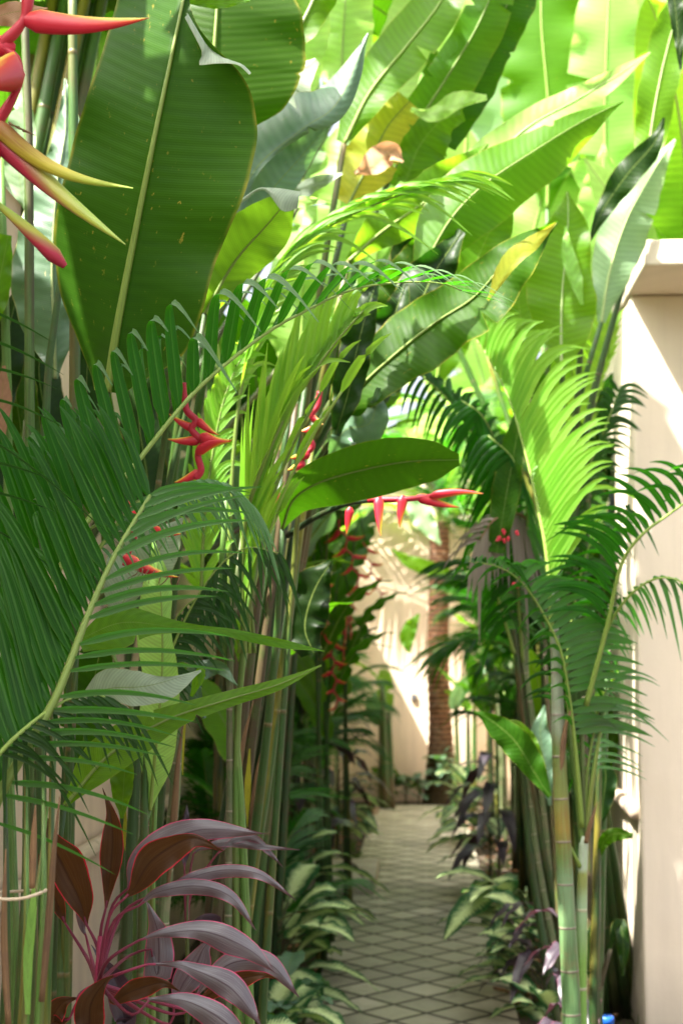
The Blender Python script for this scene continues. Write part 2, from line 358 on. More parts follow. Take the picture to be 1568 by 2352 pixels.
def bract_yellow():
    t = NT('heliconia_bract_yellow'); u, v = t.uv(); tc = t.n('TexCoord')
    n1 = t.noise(t.comb(t.math('MULTIPLY', u, 2), t.math('MULTIPLY', v, 16)), 1.5, 4); n2 = t.noise(tc.outputs['Object'], 30, 4, .7)
    e = t.math('SUBTRACT', 1, t.math('ABSOLUTE', t.math('SUBTRACT', t.math('MULTIPLY', v, 2), 1)))
    f = t.math('ADD', t.math('MULTIPLY', u, .8), t.math('MULTIPLY', t.math('ADD', n1, t.math('MULTIPLY', e, -.5)), .35))
    rp = t.n('ValToRGB'); t.l(f, rp.inputs[0]); el = rp.color_ramp.elements
    el[0].position = .05; el[0].color = (.28, .03, .02, 1); el[1].position = .9; el[1].color = (.2, .34, .03, 1)
    for p, c in ((.22, (.26, .13, .02)), (.45, (.42, .36, .03))): x = el.new(p); x.color = (*c, 1)
    col = t.mix(t.ramp(n2, .62, .72, 0, .8), rp.outputs[0], (.14, .06, .02))
    b = t.bsdf(col, .5, .3, t.bump(n1, .3, .003)); t.l(b.outputs[0], t.out.inputs[0]); return t.m
M['bract_y'] = bract_yellow()
def simple(name, c1, c2, rough=.7, scale=8, spec=.3, bump=.2, dist=.003):
    t = NT(name); tc = t.n('TexCoord'); n1 = t.noise(tc.outputs['Object'], scale, 5, .6)
    b = t.bsdf(t.mix(t.ramp(n1, .3, .7), c1, c2), rough, spec, t.bump(n1, bump, dist)); t.l(b.outputs[0], t.out.inputs[0]); return t.m
M['redr'] = simple('red_flower_stalk', (.35, .01, .03), (.42, .03, .04), .45)
M['plaster'] = None
def plaster(name, c1, c2, stain=.42):
    t = NT(name); geo = t.n('NewGeometry'); x = t.n('SeparateXYZ'); t.l(geo.outputs['Position'], x.inputs[0])
    n1 = t.noise(geo.outputs['Position'], 1.3, 5, .6); n2 = t.noise(geo.outputs['Position'], 60, 3)
    drip = t.noise(t.comb(t.math('MULTIPLY', t.math('ADD', x.outputs[0], x.outputs[1]), 6), t.math('MULTIPLY', x.outputs[2], .5)), 1.5, 4, .7)
    col = t.mix(t.ramp(n1, .35, .7), c1, c2)
    col = t.mix(t.math('MULTIPLY', t.ramp(drip, .48, .75), stain), col, tuple(k*.55 for k in c1))
    col = t.mix(t.math('MULTIPLY', t.ramp(x.outputs[2], .35, 0), .5), col, (.16, .14, .10))
    b = t.bsdf(col, .85, .2, t.bump(t.math('ADD', n2, t.math('MULTIPLY', n1, 3)), .25, .003)); t.l(b.outputs[0], t.out.inputs[0]); return t.m
M['wall_peach'] = plaster('peach_plaster', (.64, .50, .37), (.71, .57, .43))
M['wall_pale'] = plaster('pale_plaster', (.68, .58, .45), (.75, .65, .52), .2)
def paver():
    t = NT('diamond_pavers'); geo = t.n('NewGeometry'); x = t.n('SeparateXYZ'); t.l(geo.outputs['Position'], x.inputs[0])
    S = .20
    k = 1/(S*math.sqrt(2))
    wv = t.math('MULTIPLY', t.math('SUBTRACT', t.noise(geo.outputs['Position'], 2.0, 1), .5), .03)
    a = t.math('ADD', t.math('MULTIPLY', t.math('ADD', x.outputs[0], x.outputs[1]), k), wv)
    b_ = t.math('ADD', t.math('MULTIPLY', t.math('SUBTRACT', x.outputs[0], x.outputs[1]), k), wv)
    def d(q):
        f = t.math('FRACT', q); return t.math('MINIMUM', f, t.math('SUBTRACT', 1, f))
    m = t.math('MINIMUM', d(a), d(b_))
    cell = t.n('TexWhiteNoise'); t.l(t.comb(t.math('FLOOR', a), t.math('FLOOR', b_)), cell.inputs['Vector'])
    n1 = t.noise(geo.outputs['Position'], 1.7, 4, .6); n2 = t.noise(geo.outputs['Position'], 90, 4, .7); n3 = t.noise(geo.outputs['Position'], 11, 4, .7)
    col = t.mix(t.ramp(cell.outputs['Value'], 0, 1), (.27, .25, .195), (.52, .47, .37))
    col = t.mix(t.ramp(n1, .4, .68), col, (.33, .315, .22))
    col = t.mix(t.ramp(n3, .5, .75, 0, .5), col, (.17, .15, .11))
    col = t.mix(t.ramp(n2, .4, .7, 0, .25), col, (.42, .38, .3))
    mo = t.math('ADD', m, t.math('MULTIPLY', t.math('SUBTRACT', n3, .5), .02))
    col = t.mix(t.ramp(mo, .075, .042), col, (.065, .057, .04))
    h = t.ramp(mo, .02, .07)
    h2 = t.math('ADD', h, t.math('MULTIPLY', n2, .12))
    b = t.bsdf(col, .8, .3, t.bump(h2, .7, .008)); t.l(b.outputs[0], t.out.inputs[0]); return t.m
M['paver'] = paver()
M['soil'] = simple('dark_soil', (.035, .026, .018), (.09, .07, .05), .95, 14, .1, .6, .02)
M['concrete'] = simple('worn_concrete', (.33, .29, .23), (.46, .41, .33), .85, 7, .2, .3)
M['bamboo'] = stem_mat('weathered_pole', [(0, (.42, .33, .25)), (4, (.46, .37, .28))], ringgap=.9, ringc=(.2, .15, .1), rough=.7, streaks=.2, ringw=.02)
M['blue'] = simple('blue_plastic', (.01, .10, .5), (.012, .12, .55), .35, 5, .5, 0)
M['twine'] = simple('natural_twine', (.5, .4, .27), (.6, .5, .36), .9, 80, .1, .5)
M['greybox'] = simple('grey_plastic', (.10, .10, .11), (.13, .13, .14), .5)
M['wood'] = simple('brown_wood', (.2, .11, .05), (.28, .16, .08), .6, 12)

# ------------------------------------------------------------------ setting
WL, WR, YE = -1.25, .92, 15.2       # garden side of the left and right walls, end wall
def struct(o): o['kind'] = 'structure'; return o
mb = MB(); n_ = 40
mb.grid([[Vector((-60+120*j/n_, -20+120*i/n_, 0)) for j in range(n_+1)] for i in range(n_+1)], ([i/n_ for i in range(n_+1)], [j/n_ for j in range(n_+1)]))
struct(mb.build('ground', M['soil'], None, False))
mb = MB(); mb.box(-.5, .38, -1.5, 14.55, .0, .03)
struct(mb.build('path', M['paver'], None, False))
mb = MB(); mb.box(WL-.18, WL, -3, YE, 0, 2.95); mb.box(WL-.24, WL+.05, -3, YE, 2.953, 3.03)
for y in (8.6, 12.4): mb.box(WL+.001, WL+.07, y, y+.35, .0, 2.95)
tag(mb.build('garden_wall', M['wall_peach'], None, False), 'long peach plaster wall on the left side behind the palms and canes', 'wall')
mb = MB(); mb.box(WL, 4.5, YE, YE+.2, 0, 3.3); mb.box(WL-.05, 4.55, YE-.04, YE+.24, 3.303, 3.4)
tag(mb.build('garden_wall', M['wall_peach'], None, False), 'peach plaster wall closing the far end of the path behind the tall palm trunk', 'wall')
mb = MB(); mb.box(WR, WR+.16, 6.35, YE, 0, 2.98)
for y0, y1, p in ((6.352, 6.62, .035), (10.2, 10.6, .06)): mb.box(WR-p, WR-.001, y0, y1, 0, 2.978)
tag(mb.build('garden_wall', M['wall_pale'], None, False), 'shaded pale side wall along the right of the path behind the areca palm', 'wall')
# gate building at the right with its thin roof slab
px = P(1481, 2352, 5.9).x
g = thing('gate_pier', 'tall pale plaster gate pier with thin flat roof slab at the right edge', 'pier', (px+.4, 6.1, 0))
mb = MB(); mb.box(px, px+1.6, 5.9, 6.349, 0, 3.04)
o = mb.build('pier_body', M['wall_pale'], g, False)
bm_ = o.modifiers.new('bevel', 'BEVEL'); bm_.width = .012; bm_.segments = 2
mb = MB(); mb.box(px-.012, px+1.7, 5.44, 6.40, 3.043, 3.145)
o = mb.build('roof_slab', M['wall_pale'], g, False)
bm_ = o.modifiers.new('bevel', 'BEVEL'); bm_.width = .008; bm_.segments = 2
# concrete step slab at the left rim of the path
mb = MB(); mb.box(-.86, -.325, 9.2, 10.1, 0, .125)
o = tag(mb.build('concrete_slab', M['concrete'], None, False), 'low pale concrete slab beside the left edge of the path', 'slab')
bm_ = o.modifiers.new('bevel', 'BEVEL'); bm_.width = .012; bm_.segments = 2
# rails along the walls
mb = MB(); tube(mb, [(WL+.04, y, .85+.01*math.sin(y)) for y in (2.5, 4, 5.5, 7, 8.5)], .032, 10, steps=20)
tag(mb.build('bamboo_pole', M['bamboo'], None), 'pale horizontal pole fixed along the left peach wall', 'pole')
a_ = P(1476, 1868, 5.95); b_ = P(1384, 1778, 7.4)
mb = MB(); tube(mb, [a_+Vector((-.03, 0, 0)), (a_+b_)/2+Vector((-.03, 0, 0)), b_+Vector((-.03, 0, 0))], .028, 10, steps=10)
tag(mb.build('bamboo_pole', M['bamboo'], None), 'pale pole with a cut end resting along the right wall at the gate pier', 'pole')
# dark fitting on the far wall, wooden box high over the path
c_ = P(950, 1602, YE-.03); mb = MB(); mb.box(c_.x-.028, c_.x+.028, YE-.03, YE-.002, c_.z-.034, c_.z+.034); mb.box(c_.x-.014, c_.x+.014, YE-.04, YE-.031, c_.z-.014, c_.z+.014)
tag(mb.build('outlet_box', M['greybox'], None, False), 'small dark grey outlet box on the far peach wall', 'outlet box')

# ------------------------------------------------------------------ leaf and frond builders
def leafP(parent, mid, wl, wr, mat, dl=0., dr=0., rip=0., rf=3.2, n=44, m=7, rib=None, cup=0., ribr=.006, name='leaf', ph=0., curl=0., label=None, wob=.03, tear=(), seed=None):
    """blade round a midrib given by photo points; wl / wr half widths left and right of it (looking towards the tip) in
    photo pixels, dl / dr how far (m) each rim lies behind the midrib, rip rim waves (m), cup crosswise hollow (m)"""
    r = random.Random(seed if seed is not None else int(mid[0][0]*7+mid[-1][1]*13))
    c = cr(mid, n)
    rows = []; L = 0; us = []; midp = []
    if not tear and mat not in ('hero', 'dark') and 'cord' not in mat and max(wl+wr) > 44:
        tear = [(r.uniform(.25, .9), r.choice((-1, 1)), r.uniform(.005, .011)) for _ in range(r.choice((0, 1, 2, 3)))]; n = max(n, 80); c = cr(mid, n)
    cols = [-(1-(1-k/m)) for k in range(m, 0, -1)] + [0] + [k/m for k in range(1, m+1)]
    f1, f2 = r.uniform(0, 6), r.uniform(0, 6)
    for i in range(n+1):
        t = i/n; u, v, d = c[i]
        T = c[min(i+1, n)][:2]-c[max(i-1, 0)][:2]; T = T/(np.linalg.norm(T)+1e-9)
        a = interp(wl, t); b = interp(wr, t)
        a *= 1+wob*math.sin(t*23+f1)+wob*.6*math.sin(t*61+f2); b *= 1+wob*math.sin(t*27+f2)+wob*.6*math.sin(t*57+f1)
        row = []
        for s in cols:
            q = abs(s); left = s < 0; ww = a if left else b
            for (tt, sd, hw) in tear:
                if (sd < 0) == left and abs(t-tt) < hw: ww *= .25+.75*min(1, abs(t-tt)/hw)
            if left: uu, vv = u+T[1]*ww*q, v-T[0]*ww*q
            else: uu, vv = u-T[1]*ww*q, v+T[0]*ww*q
            dd = d + (dl if left else dr)*q**1.2*min(1, ww/60) + cup*(q*q-q)*min(1, ww/60)
            dd += rip*q*q*math.sin(t*rf*6.283+ph+(2.2 if left else 0))*(1 if 0.03 < t < .97 else .3)
            dd += rip*.3*q*math.sin(t*rf*10+ph*2+f1)
            p = P(uu, vv, dd)
            if curl and not left: p += Vector((0, 0, 0))
            row.append(p)
        rows.append(row); us.append(L); midp.append(P(u, v, d))
        if i < n: L += (P(*c[i+1])-P(*c[i])).length
    g_ = MB(); g_.grid(rows, (us, [(s+1)/2 for s in cols]))
    o = g_.build(name, M[mat], parent, label=label)
    if rib:
        g_ = MB(); q = [p + (C0-p).normalized()*.0035 for p in midp]
        tube(g_, q, lambda t: max(.0006, ribr*(1-t*.85)), 6)
        g_.build('midrib', M[rib], o)
    return o
def stemP(parent, pts, rad, mat='stem', name='stem', steps=14, n=8, ground=True):
    """stem through photo points; the first may be a plain world point"""
    q = [Vector(p[1]) if p[0] == 'w' else P(*p) for p in pts]
    g_ = MB(); tube(g_, q, rad, n, steps=steps)
    return g_.build(name, M[mat], parent)
def root(u, d, off=0.):   # ground point under photo column u at distance d
    p = P(u, 1800, d); return Vector((p.x+off, p.y, .0))
def frond_mesh(Rp, sides, mb, wmi=0, seg=9, seed=1, jit=.06):
    """Rp rachis points (dense world list); sides: dict(n, t0, t1, V(t)->Vector, G(t)->Vector, w, p, fold, twist)"""
    r = random.Random(seed); N = len(Rp)-1
    for sd in sides:
        n = sd['n']
        for k in range(n):
            t = sd['t0'] + (sd['t1']-sd['t0'])*(k+.5*sd.get('ph', 0))/max(1, n-1); t = min(.999, t)
            x = t*N; i = int(x); B = Rp[i].lerp(Rp[min(i+1, N)], x-i)
            T = (Rp[min(i+2, N)]-Rp[max(i-1, 0)]).normalized()
            Vv = sd['V'](t)*(1+r.uniform(-jit, jit)); G = sd['G'](t)*(1+r.uniform(-.3, .3))
            ln = Vv.length
            if r.random() < sd.get('miss', .035): continue
            if r.random() < .06: G = G*2.2 + Vector((r.uniform(-1, 1), 0, r.uniform(-1, .2)))*ln*.15
            if r.random() < .05: Vv = Vv*r.uniform(.55, .85)
            Vv = Vv + Vector((r.uniform(-1, 1), r.uniform(-1, 1), r.uniform(-1, 1)))*ln*jit
            p_ = sd.get('p', 3)*(1+r.uniform(-.15, .15)); w_ = sd['w']*(1+r.uniform(-.15, .15))*sd.get('wf', lambda t: 1)(t)
            rows = []; us = []; fold = sd.get('fold', .35)
            pts = [B + Vv*((j/seg)) + G*((j/seg)**p_) for j in range(seg+1)]
            for j in range(seg+1):
                s = j/seg
                D = (pts[min(j+1, seg)]-pts[max(j-1, 0)]).normalized()
                S = T - D*T.dot(D)
                if S.length < .15: S = S + D.orthogonal()*.2
                S.normalize()
                tw = sd.get('tw', 0)+r.uniform(-.02, .02)
                Nn = D.cross(S)
                if tw: S = (S*math.cos(tw)+Nn*math.sin(tw)); Nn = D.cross(S)
                ww = w_*min(1, .25+s*5)*max(.03, (1-s**2.6))**.8
                rows.append([pts[j]-S*ww*.5+Nn*ww*fold*.5, pts[j], pts[j]+S*ww*.5+Nn*ww*fold*.5]); us.append(s*ln)
            mb.grid(rows, (us, [0, .5, 1]), wmi)
def frondP(parent, rach, sides, mat='palm', rmat='rachis', rr=(.006, .0015), name='frond', seed=1, label=None, seg=9, jit=.06, steps=40):
    """frond from photo points; sides: (n, t0, t1, [(t,du,dv,dd)...] reach in photo px, [(t,gu,gv,gd)] droop, width m, power, extra dict)"""
    Rp = [P(*q) if len(q) == 3 else None for q in cr(rach, steps)]
    dm = sum(q[2] for q in rach)/len(rach)
    sds = []
    for (n, t0, t1, VT, GT, wd, pw, ex) in sides:
        sds.append(dict(n=n, t0=t0, t1=t1, V=lambda t, VT=VT: V(*interp(VT, t), dm), G=lambda t, GT=GT: V(*interp(GT, t), dm), w=wd, p=pw, **ex))
    g_ = MB(); frond_mesh(Rp, sds, g_, seed=seed, seg=seg, jit=jit)
    o = g_.build(name, M[mat], parent, label=label)
    g_ = MB(); tube(g_, Rp, lambda t: rr[0]+(rr[1]-rr[0])*t, 7)
    g_.build('rachis', M[rmat], o)
    return o

# ---- prototypes for the mass of plants (unit sized, along +Y, upper side +Z)
def proto_leaf(seed, wid=.16, tears=0, fold=.25, arch=.35, rip=.012):
    r = random.Random(seed); n, m = 30, 5; g_ = MB(); rows = []; us = []
    cols = [k/m for k in range(-m, m+1)]
    tl = [(r.uniform(.2, .85), r.choice((-1, 1)), r.uniform(.008, .02)) for _ in range(tears)]
    p1, p2 = r.uniform(0, 6), r.uniform(0, 6)
    for i in range(n+1):
        t = i/n; ang = arch*t*t
        c = Vector((.03*math.sin(t*4+p1), t*math.cos(ang*.6), -ang*t*.6+.1*t*(1-t)))
        wv = wid*math.sin(math.pi*min(1, t**.75))**.55*(1 if t < .97 else .6)*(1-.1*t)
        if i in (0, n): wv = .004
        row = []
        for s in cols:
            q = abs(s); ww = wv
            for (tt, sd, hw) in tl:
                if (sd < 0) == (s < 0) and abs(t-tt) < hw*2: ww *= .35
            x = s*ww; z = fold*ww*q - .5*ww*q*q*fold*2.2 + rip*q*q*math.sin(t*38+p2+(1.5 if s < 0 else 0))
            row.append(c+Vector((x, 0, z)))
        rows.append(row); us.append(t*1.0)
    g_.grid(rows, (us, [(s+1)/2 for s in cols]))
    mr = MB(); tube(mr, [rows[i][m]+Vector((0, 0, -.003)) for i in range(n+1)], lambda t: .008*(1-t*.85), 5, upv=(1, 0, .1))
    return g_, mr
PL = {}
def pleaf(kind, i):
    k = (kind, i)
    if k not in PL:
        g_, mr = proto_leaf(100+i*7, wid=(.15, .13, .17, .2)[i % 4], tears=(0, 3, 1, 5)[i % 4], arch=(.3, .6, .9, .45)[i % 4], rip=(.008, .014, .01, .02)[i % 4])
        PL[k] = (g_.mesh('leaf', M[kind]), mr.mesh('midrib', M['midrib' if kind in ('deep', 'dark', 'mid', 'waxy') else 'midrib_lt']))
    return PL[k]
def place(o, parent, base, direc, normal, scale):
    Y = direc.normalized(); X = Y.cross(normal)
    if X.length < 1e-3: X = Y.cross(Vector((1, 0, .1)))
    X.normalize(); Z = X.cross(Y)
    Mx = Matrix((X, Y, Z)).transposed().to_4x4()
    o.parent = parent
    o.matrix_basis = Matrix.Translation(Vector(base)-parent.location) @ Mx @ Matrix.Diagonal((*scale, 1))
def pl_leaf(parent, base, direc, normal, L, W, kind, i, rib=True, name='leaf'):
    me, mr = pleaf(kind, i)
    o = link(bpy.data.objects.new(name, me)); place(o, parent, base, direc, normal, (W, L, L))
    if rib:
        q = link(bpy.data.objects.new('midrib', mr)); q.parent = o
    return o
def up_(az, el): return Vector((math.cos(az)*math.cos(el), math.sin(az)*math.cos(el), math.sin(el)))
def clump(name, label, cat, x, y, h, ns, kinds, seed, group=None, leafL=(.8, 1.2), spread=.25, lean=(0, 0), stem='stem', rad=.016, el=(50, 80), flowers=0, low=0.45, fan=None):
    """heliconia or banana clump: upright stems, each ending in one or two big leaves"""
    r = random.Random(seed); T = thing(name, label, cat, (x, y, 0), group)
    for k in range(ns):
        az = r.uniform(0, 6.283) if fan is None else r.gauss(*fan)
        rr_ = r.uniform(.02, .16); hh = h*r.uniform(low, 1.0)
        b = Vector((x+math.cos(az)*rr_, y+math.sin(az)*rr_, 0))
        top = b + Vector((math.cos(az)*spread*hh*.25+lean[0]*hh/h, math.sin(az)*spread*hh*.25+lean[1]*hh/h, hh))
        mid = b.lerp(top, .5)+Vector((-lean[0]*.12, -lean[1]*.12, 0))
        g_ = MB(); tube(g_, [b, mid, top], lambda t: rad*(1.15-.6*t)*r.uniform(.97, 1.03), 7, steps=8)
        g_.build('stem', M[stem if r.random() < .7 else 'stem_rd' if stem == 'stem_dk' else stem], T)
        L = r.uniform(*leafL)
        for q in range(1 if r.random() < .45 else 2):
            e = R(r.uniform(*el)); a2 = az + r.uniform(-.9, .9) + q*2.4
            d = up_(a2, e); nn = up_(a2+math.pi, math.pi/2-e)
            nn = (nn + Vector((r.uniform(-.5, .5), r.uniform(-.5, .5), 0))).normalized()
            bb = top if q == 0 else b.lerp(top, .8)
            pl_leaf(T, bb, d, nn, L*(1-.15*q), L*r.uniform(.85, 1.15), r.choice(kinds), r.randrange(4))
    for k in range(flowers):
        az = r.uniform(-1.2, 1.2)
        hang_flower(T, Vector((x+.12*math.cos(az)+lean[0]*.4, y-.15, h*r.uniform(.55, .8))), r.uniform(.3, .45), seed*3+k)
    return T
# heliconia flower: zigzag red stalk with boat shaped bracts in two ranks
def bract(mb, b, t, wd, upv, mi=0, bend=0.12, flat=.45):
    b, t = Vector(b), Vector(t); L = (t-b).length; up = Vector(upv)
    pts = []
    N = 14
    for i in range(N+1):
        s = i/N; pts.append(b.lerp(t, s) + up*(bend*L*math.sin(math.pi*s)*-1))
    prof = lambda s: max(.0006, wd*(min(1, .35+s*4.5))*(1-s**2.3)**.9*(1-.3*s))
    rows = []; n = 12
    for i, p in enumerate(pts):
        T = (pts[min(i+1, N)]-pts[max(i-1, 0)]).normalized(); A = T.cross(up).normalized(); B = A.cross(T).normalized()
        if B.dot(up) < 0: B = -B
        rr = prof(i/N)
        ring = []
        for k in range(n):
            th = 2*math.pi*(k/n) + math.pi     # k = n/2 is the upper edge
            yy = math.cos(th); xx = math.sin(th)*flat*(1-.55*max(0, yy))
            ring.append(p+B*(rr*yy)+A*(rr*xx))
        rows.append(ring)
    mb.grid(rows, ([i/N for i in range(N+1)], None), mi, closed=True)
HF = {}
def hang_flower(T, top, L, seed):
    i = seed % 3
    if i not in HF:
        r = random.Random(i); ax = MB(); z = 0; pts = [Vector((0, 0, .12))]; brs = []
        for k in range(8):
            sgn = 1 if k % 2 else -1; p = Vector((sgn*.028, 0, -k*.115)); pts.append(p)
            l = .26*(1-k*.085); br = MB()
            bract(br, p, p+Vector((sgn*l*.9, r.uniform(-.1, .1), -l*r.uniform(.05, .45))), .036*(1-k*.07), (0, 0, 1)); brs.append(br.mesh('bract', M['bract']))
        tube(ax, pts, .012, 6, steps=24); HF[i] = (ax.mesh('flower_stalk', M['redr']), brs)
    ax, brs = HF[i]; o = link(bpy.data.objects.new('flower', ax)); o.parent = T
    o.location = top-T.location; o.scale = (L, L, L); o.rotation_euler = (.1, .15*((seed % 5)-2), seed*.9)
    o['label'] = 'hanging flower with red and yellow bracts'
    for b in brs:
        q = link(bpy.data.objects.new('bract', b)); q.parent = o
    return o
# palm clump made of shared fronds
PF = {}
def pfrond(kind, i):
    if (kind, i) not in PF:
        arch = (.55, .9, 1.2)[i % 3]; N = 24; pts = []; p = Vector((0, 0, 0)); r = random.Random(i)
        for k in range(N+1):
            pts.append(p.copy()); a = R(18) - arch*(k/N)**1.3*1.1
            p = p + Vector((.02*math.sin(k*.3+i), math.cos(a), math.sin(a)))/N
        sds = []
        for s in (-1, 1):
            def VV(t, s=s):
                l = .34*math.sin(math.pi*(.12+.8*t))**.7; f = .55+.5*t
                T = (pts[min(N, int(t*N)+1)]-pts[int(t*N)]).normalized()
                return (Vector((s*1, 0, .30)).normalized()*(1-f*.42)+T*f*.75).normalized()*l
            sds.append(dict(n=34, t0=.14, t1=1, V=VV, G=lambda t: Vector((0, .03, -.12-.05*(i % 2))), w=.022, p=2.6, fold=.4))
        g_ = MB(); frond_mesh(pts, sds, g_, seed=i, seg=6)
        rr_ = MB(); tube(rr_, pts, lambda t: .009*(1-t*.8), 5, upv=(1, 0, .1))
        PF[(kind, i)] = (g_.mesh('frond', M[kind]), rr_.mesh('rachis', M['rachis']))
    return PF[(kind, i)]
def pl_frond(T, base, direc, normal, L, kind, i):
    me, rm = pfrond(kind, i % 3); o = link(bpy.data.objects.new('frond', me)); place(o, T, base, direc, normal, (L, L, L))
    q = link(bpy.data.objects.new('rachis', rm)); q.parent = o; return o
def palm(label, x, y, h, ncane, nf, seed, kinds=('palm_dark', 'palm'), group=None, L=(.9, 1.3), lean=(0, 0), el=(20, 75), name='areca_palm', az0=None, rad=.018, canemat='cane'):
    r = random.Random(seed); T = thing(name, label, 'palm', (x, y, 0), group)
    for k in range(ncane):
        az = r.uniform(0, 6.283); rr_ = r.uniform(0, .14) if ncane > 1 else 0; hh = h*r.uniform(.55, 1) if ncane > 1 else h
        b = Vector((x+math.cos(az)*rr_, y+math.sin(az)*rr_, 0)); top = b+Vector((lean[0]*hh/h+math.cos(az)*.08, lean[1]*hh/h+math.sin(az)*.08, hh))
        g_ = MB(); tube(g_, [b, b.lerp(top, .5)+Vector((.02, 0, 0)), top], lambda t: rad*(1.1-.4*t), 8, steps=10); g_.build('cane', M[canemat], T)
        for q in range(nf):
            a = az0[0]+r.uniform(-az0[1], az0[1]) if az0 else r.uniform(0, 6.283); e = R(r.uniform(*el))
            d = up_(a, e); nn = up_(a+math.pi, math.pi/2-e)
            pl_frond(T, top-Vector((0, 0, .05*q)), d, nn, r.uniform(*L), r.choice(kinds), r.randrange(3))
    return T
# ================================================================== foreground, left
# -- out of frame heliconia whose hanging flower enters at the top left
hx = P(-60, 500, 1.9)
T = thing('hanging_heliconia', 'hanging heliconia with red zigzag flower and long pointed bracts in the top left corner', 'heliconia', (hx.x-.05, hx.y, 0))
g_ = MB(); tube(g_, [Vector((hx.x-.05, hx.y, 0)), Vector((hx.x-.05, hx.y, 1.4)), P(-50, -20, 1.95), P(20, -110, 1.92), P(62, -60, 1.9)], lambda t: .016*(1-t*.45), 8, steps=30)
g_.build('stem', M['stem'], T)
g_ = MB()
D1 = 1.9
tube(g_, [P(*q) for q in ((62, -60, D1), (64, 5, D1), (55, 45, D1), (30, 78, D1), (8, 98, D1), (10, 112, D1), (34, 130, D1), (41, 160, D1), (38, 205, D1), (18, 245, D1), (0, 275, D1), (-14, 310, D1), (-8, 350, D1), (-20, 400, D1), (-12, 460, D1))],
     lambda t: (.0058+.0035*abs(math.sin(t*17)))*(1-.25*t), 10, steps=60)
fl = g_.build('flower', M['redr'], T, label='thick red zigzag flower stalk')
def br(b, t, wpx, up, mat='bract', bend=.1, flat=.5, name='bract', label=None):
    g_ = MB(); D = b[2]; bract(g_, P(*b), P(*t), wpx*D/FPX, V(*up, 0, D).normalized(), bend=bend, flat=flat)
    o = g_.build(name, M[mat], fl, label=label); return o
br((48, 42, 1.9), (343, 41, 1.87), 31, (0, -1), bend=.05)
br((36, 112, 1.905), (-110, 60, 1.88), 30, (0, -1), bend=.06)
br((42, 165, 1.9), (-70, 215, 1.75), 50, (.2, -1), bend=-.05, flat=.7)
br((-30, 262, 1.9), (306, 432, 1.86), 23, (.45, -1), 'bract_y', bend=.10, label='yellow and brown bract')
br((-20, 300, 1.91), (288, 561, 1.87), 30, (.7, -.7), 'bract_g', bend=.02, label='red bract fading to yellow green')
br((150, 612, 1.93), (-40, 440, 1.9), 21, (.5, -1), 'bract_g', bend=-.02, label='dark red bract with green tip')
g_ = MB(); [tube(g_, [P(22+k*16, 282+k*9, 1.89), P(30+k*16, 288+k*7, 1.885), P(46+k*18, 291+k*10, 1.885)], [.002, .0015, .0004], 5, steps=4) for k in range(3)]
g_.build('dried_petal', M['dry'], fl)
leafP(T, [(-60, 60, 2.1), (20, 30, 2.1), (110, 20, 2.12)], [2, 26, 3], [2, 30, 3], 'brown', name='dead_leaf', label='dry brown leaf remnant', rip=.01)

# -- big leaved heliconia filling the upper left
T = thing('heliconia_plant', 'tall heliconia with one huge dark green leaf whose torn rim curls over, upper left', 'heliconia', root(120, 2.75))
leafP(T, [(247, 900, 2.62), (268, 760, 2.6), (310, 540, 2.58), (352, 330, 2.56), (392, 140, 2.56), (425, -20, 2.58), (450, -150, 2.62), (462, -230, 2.68)],
      [30, 78, 138, 172, 188, 184, 178, 168, 158, 150, 140, 80, 4], [40, 150, 180, 190, 202, 222, 234, 224, 172, 46, 5, 20, 3], 'hero', dl=.10, dr=-.03, rip=.013, rf=4, n=90, m=11, rib='midrib', ribr=.0085, cup=-.05, wob=.006, seed=3)
# curled flap of the torn rim
g_ = MB(); rows = []; us = []
A0 = [(427, 30), (447, 62), (470, 95), (500, 120), (530, 140), (557, 155), (570, 170)]
B0 = [(424, 40), (460, 110), (463, 130), (456, 149), (500, 146), (545, 149), (572, 172)]
ca, cb = cr([(*p, 2.545) for p in A0], 20), cr([(*p, 2.50) for p in B0], 20)
for i in range(21):
    a, b = ca[i], cb[i]; rows.append([P(*(a*(1-s)+b*s + np.array([6*math.sin(s*3.1), -4*math.sin(s*3.1), -.012*math.sin(s*3.14)]))) for s in (0, .2, .4, .6, .8, 1)]); us.append(i*.012)
g_.grid(rows, (us, [.55, .6, .7, .8, .9, 1])); g_.build('curled_rim', M['white'], T, label='pale rolled over leaf rim')
# yellow-tipped small pieces at the very top behind the tear
leafP(T, [(425, 6, 2.7), (500, 8, 2.7), (574, 2, 2.7)], [10, 30, 8], [2, 12, 2], 'mid', name='leaf', rip=.004)
leafP(T, [(470, 720, 2.95), (540, 600, 2.95), (610, 520, 2.93), (672, 446, 2.9)], [30, 60, 74, 60, 20], [20, 40, 62, 60, 14], 'mid', dl=-.03, dr=.03, rip=.01, rf=3, rib='midrib', ribr=.004, wob=.01)
g_ = MB(); rows = []; us = []
ca, cb = cr([(524, 490, 2.89), (560, 455, 2.88), (604, 433, 2.86), (640, 432, 2.85), (690, 440, 2.86)], 20), cr([(522, 492, 2.88), (562, 462, 2.86), (606, 437, 2.84), (648, 484, 2.82), (684, 478, 2.85)], 20)
for i in range(21):
    rows.append([P(*(ca[i]*(1-s)+cb[i]*s+np.array([0, -6*math.sin(3.14*s), -.01*math.sin(3.14*s)]))) for s in (0, .25, .5, .75, 1)]); us.append(i*.01)
g_.grid(rows, (us, [.1, .2, .3, .4, .45])); g_.build('curled_rim', M['white'], T, label='pale rolled over leaf rim')
rw = T.location
stemP(T, [('w', (rw.x, rw.y, 0)), (170, 1500, 2.72), (225, 1000, 2.64), (247, 890, 2.62)], [.02, .016, .012, .008])
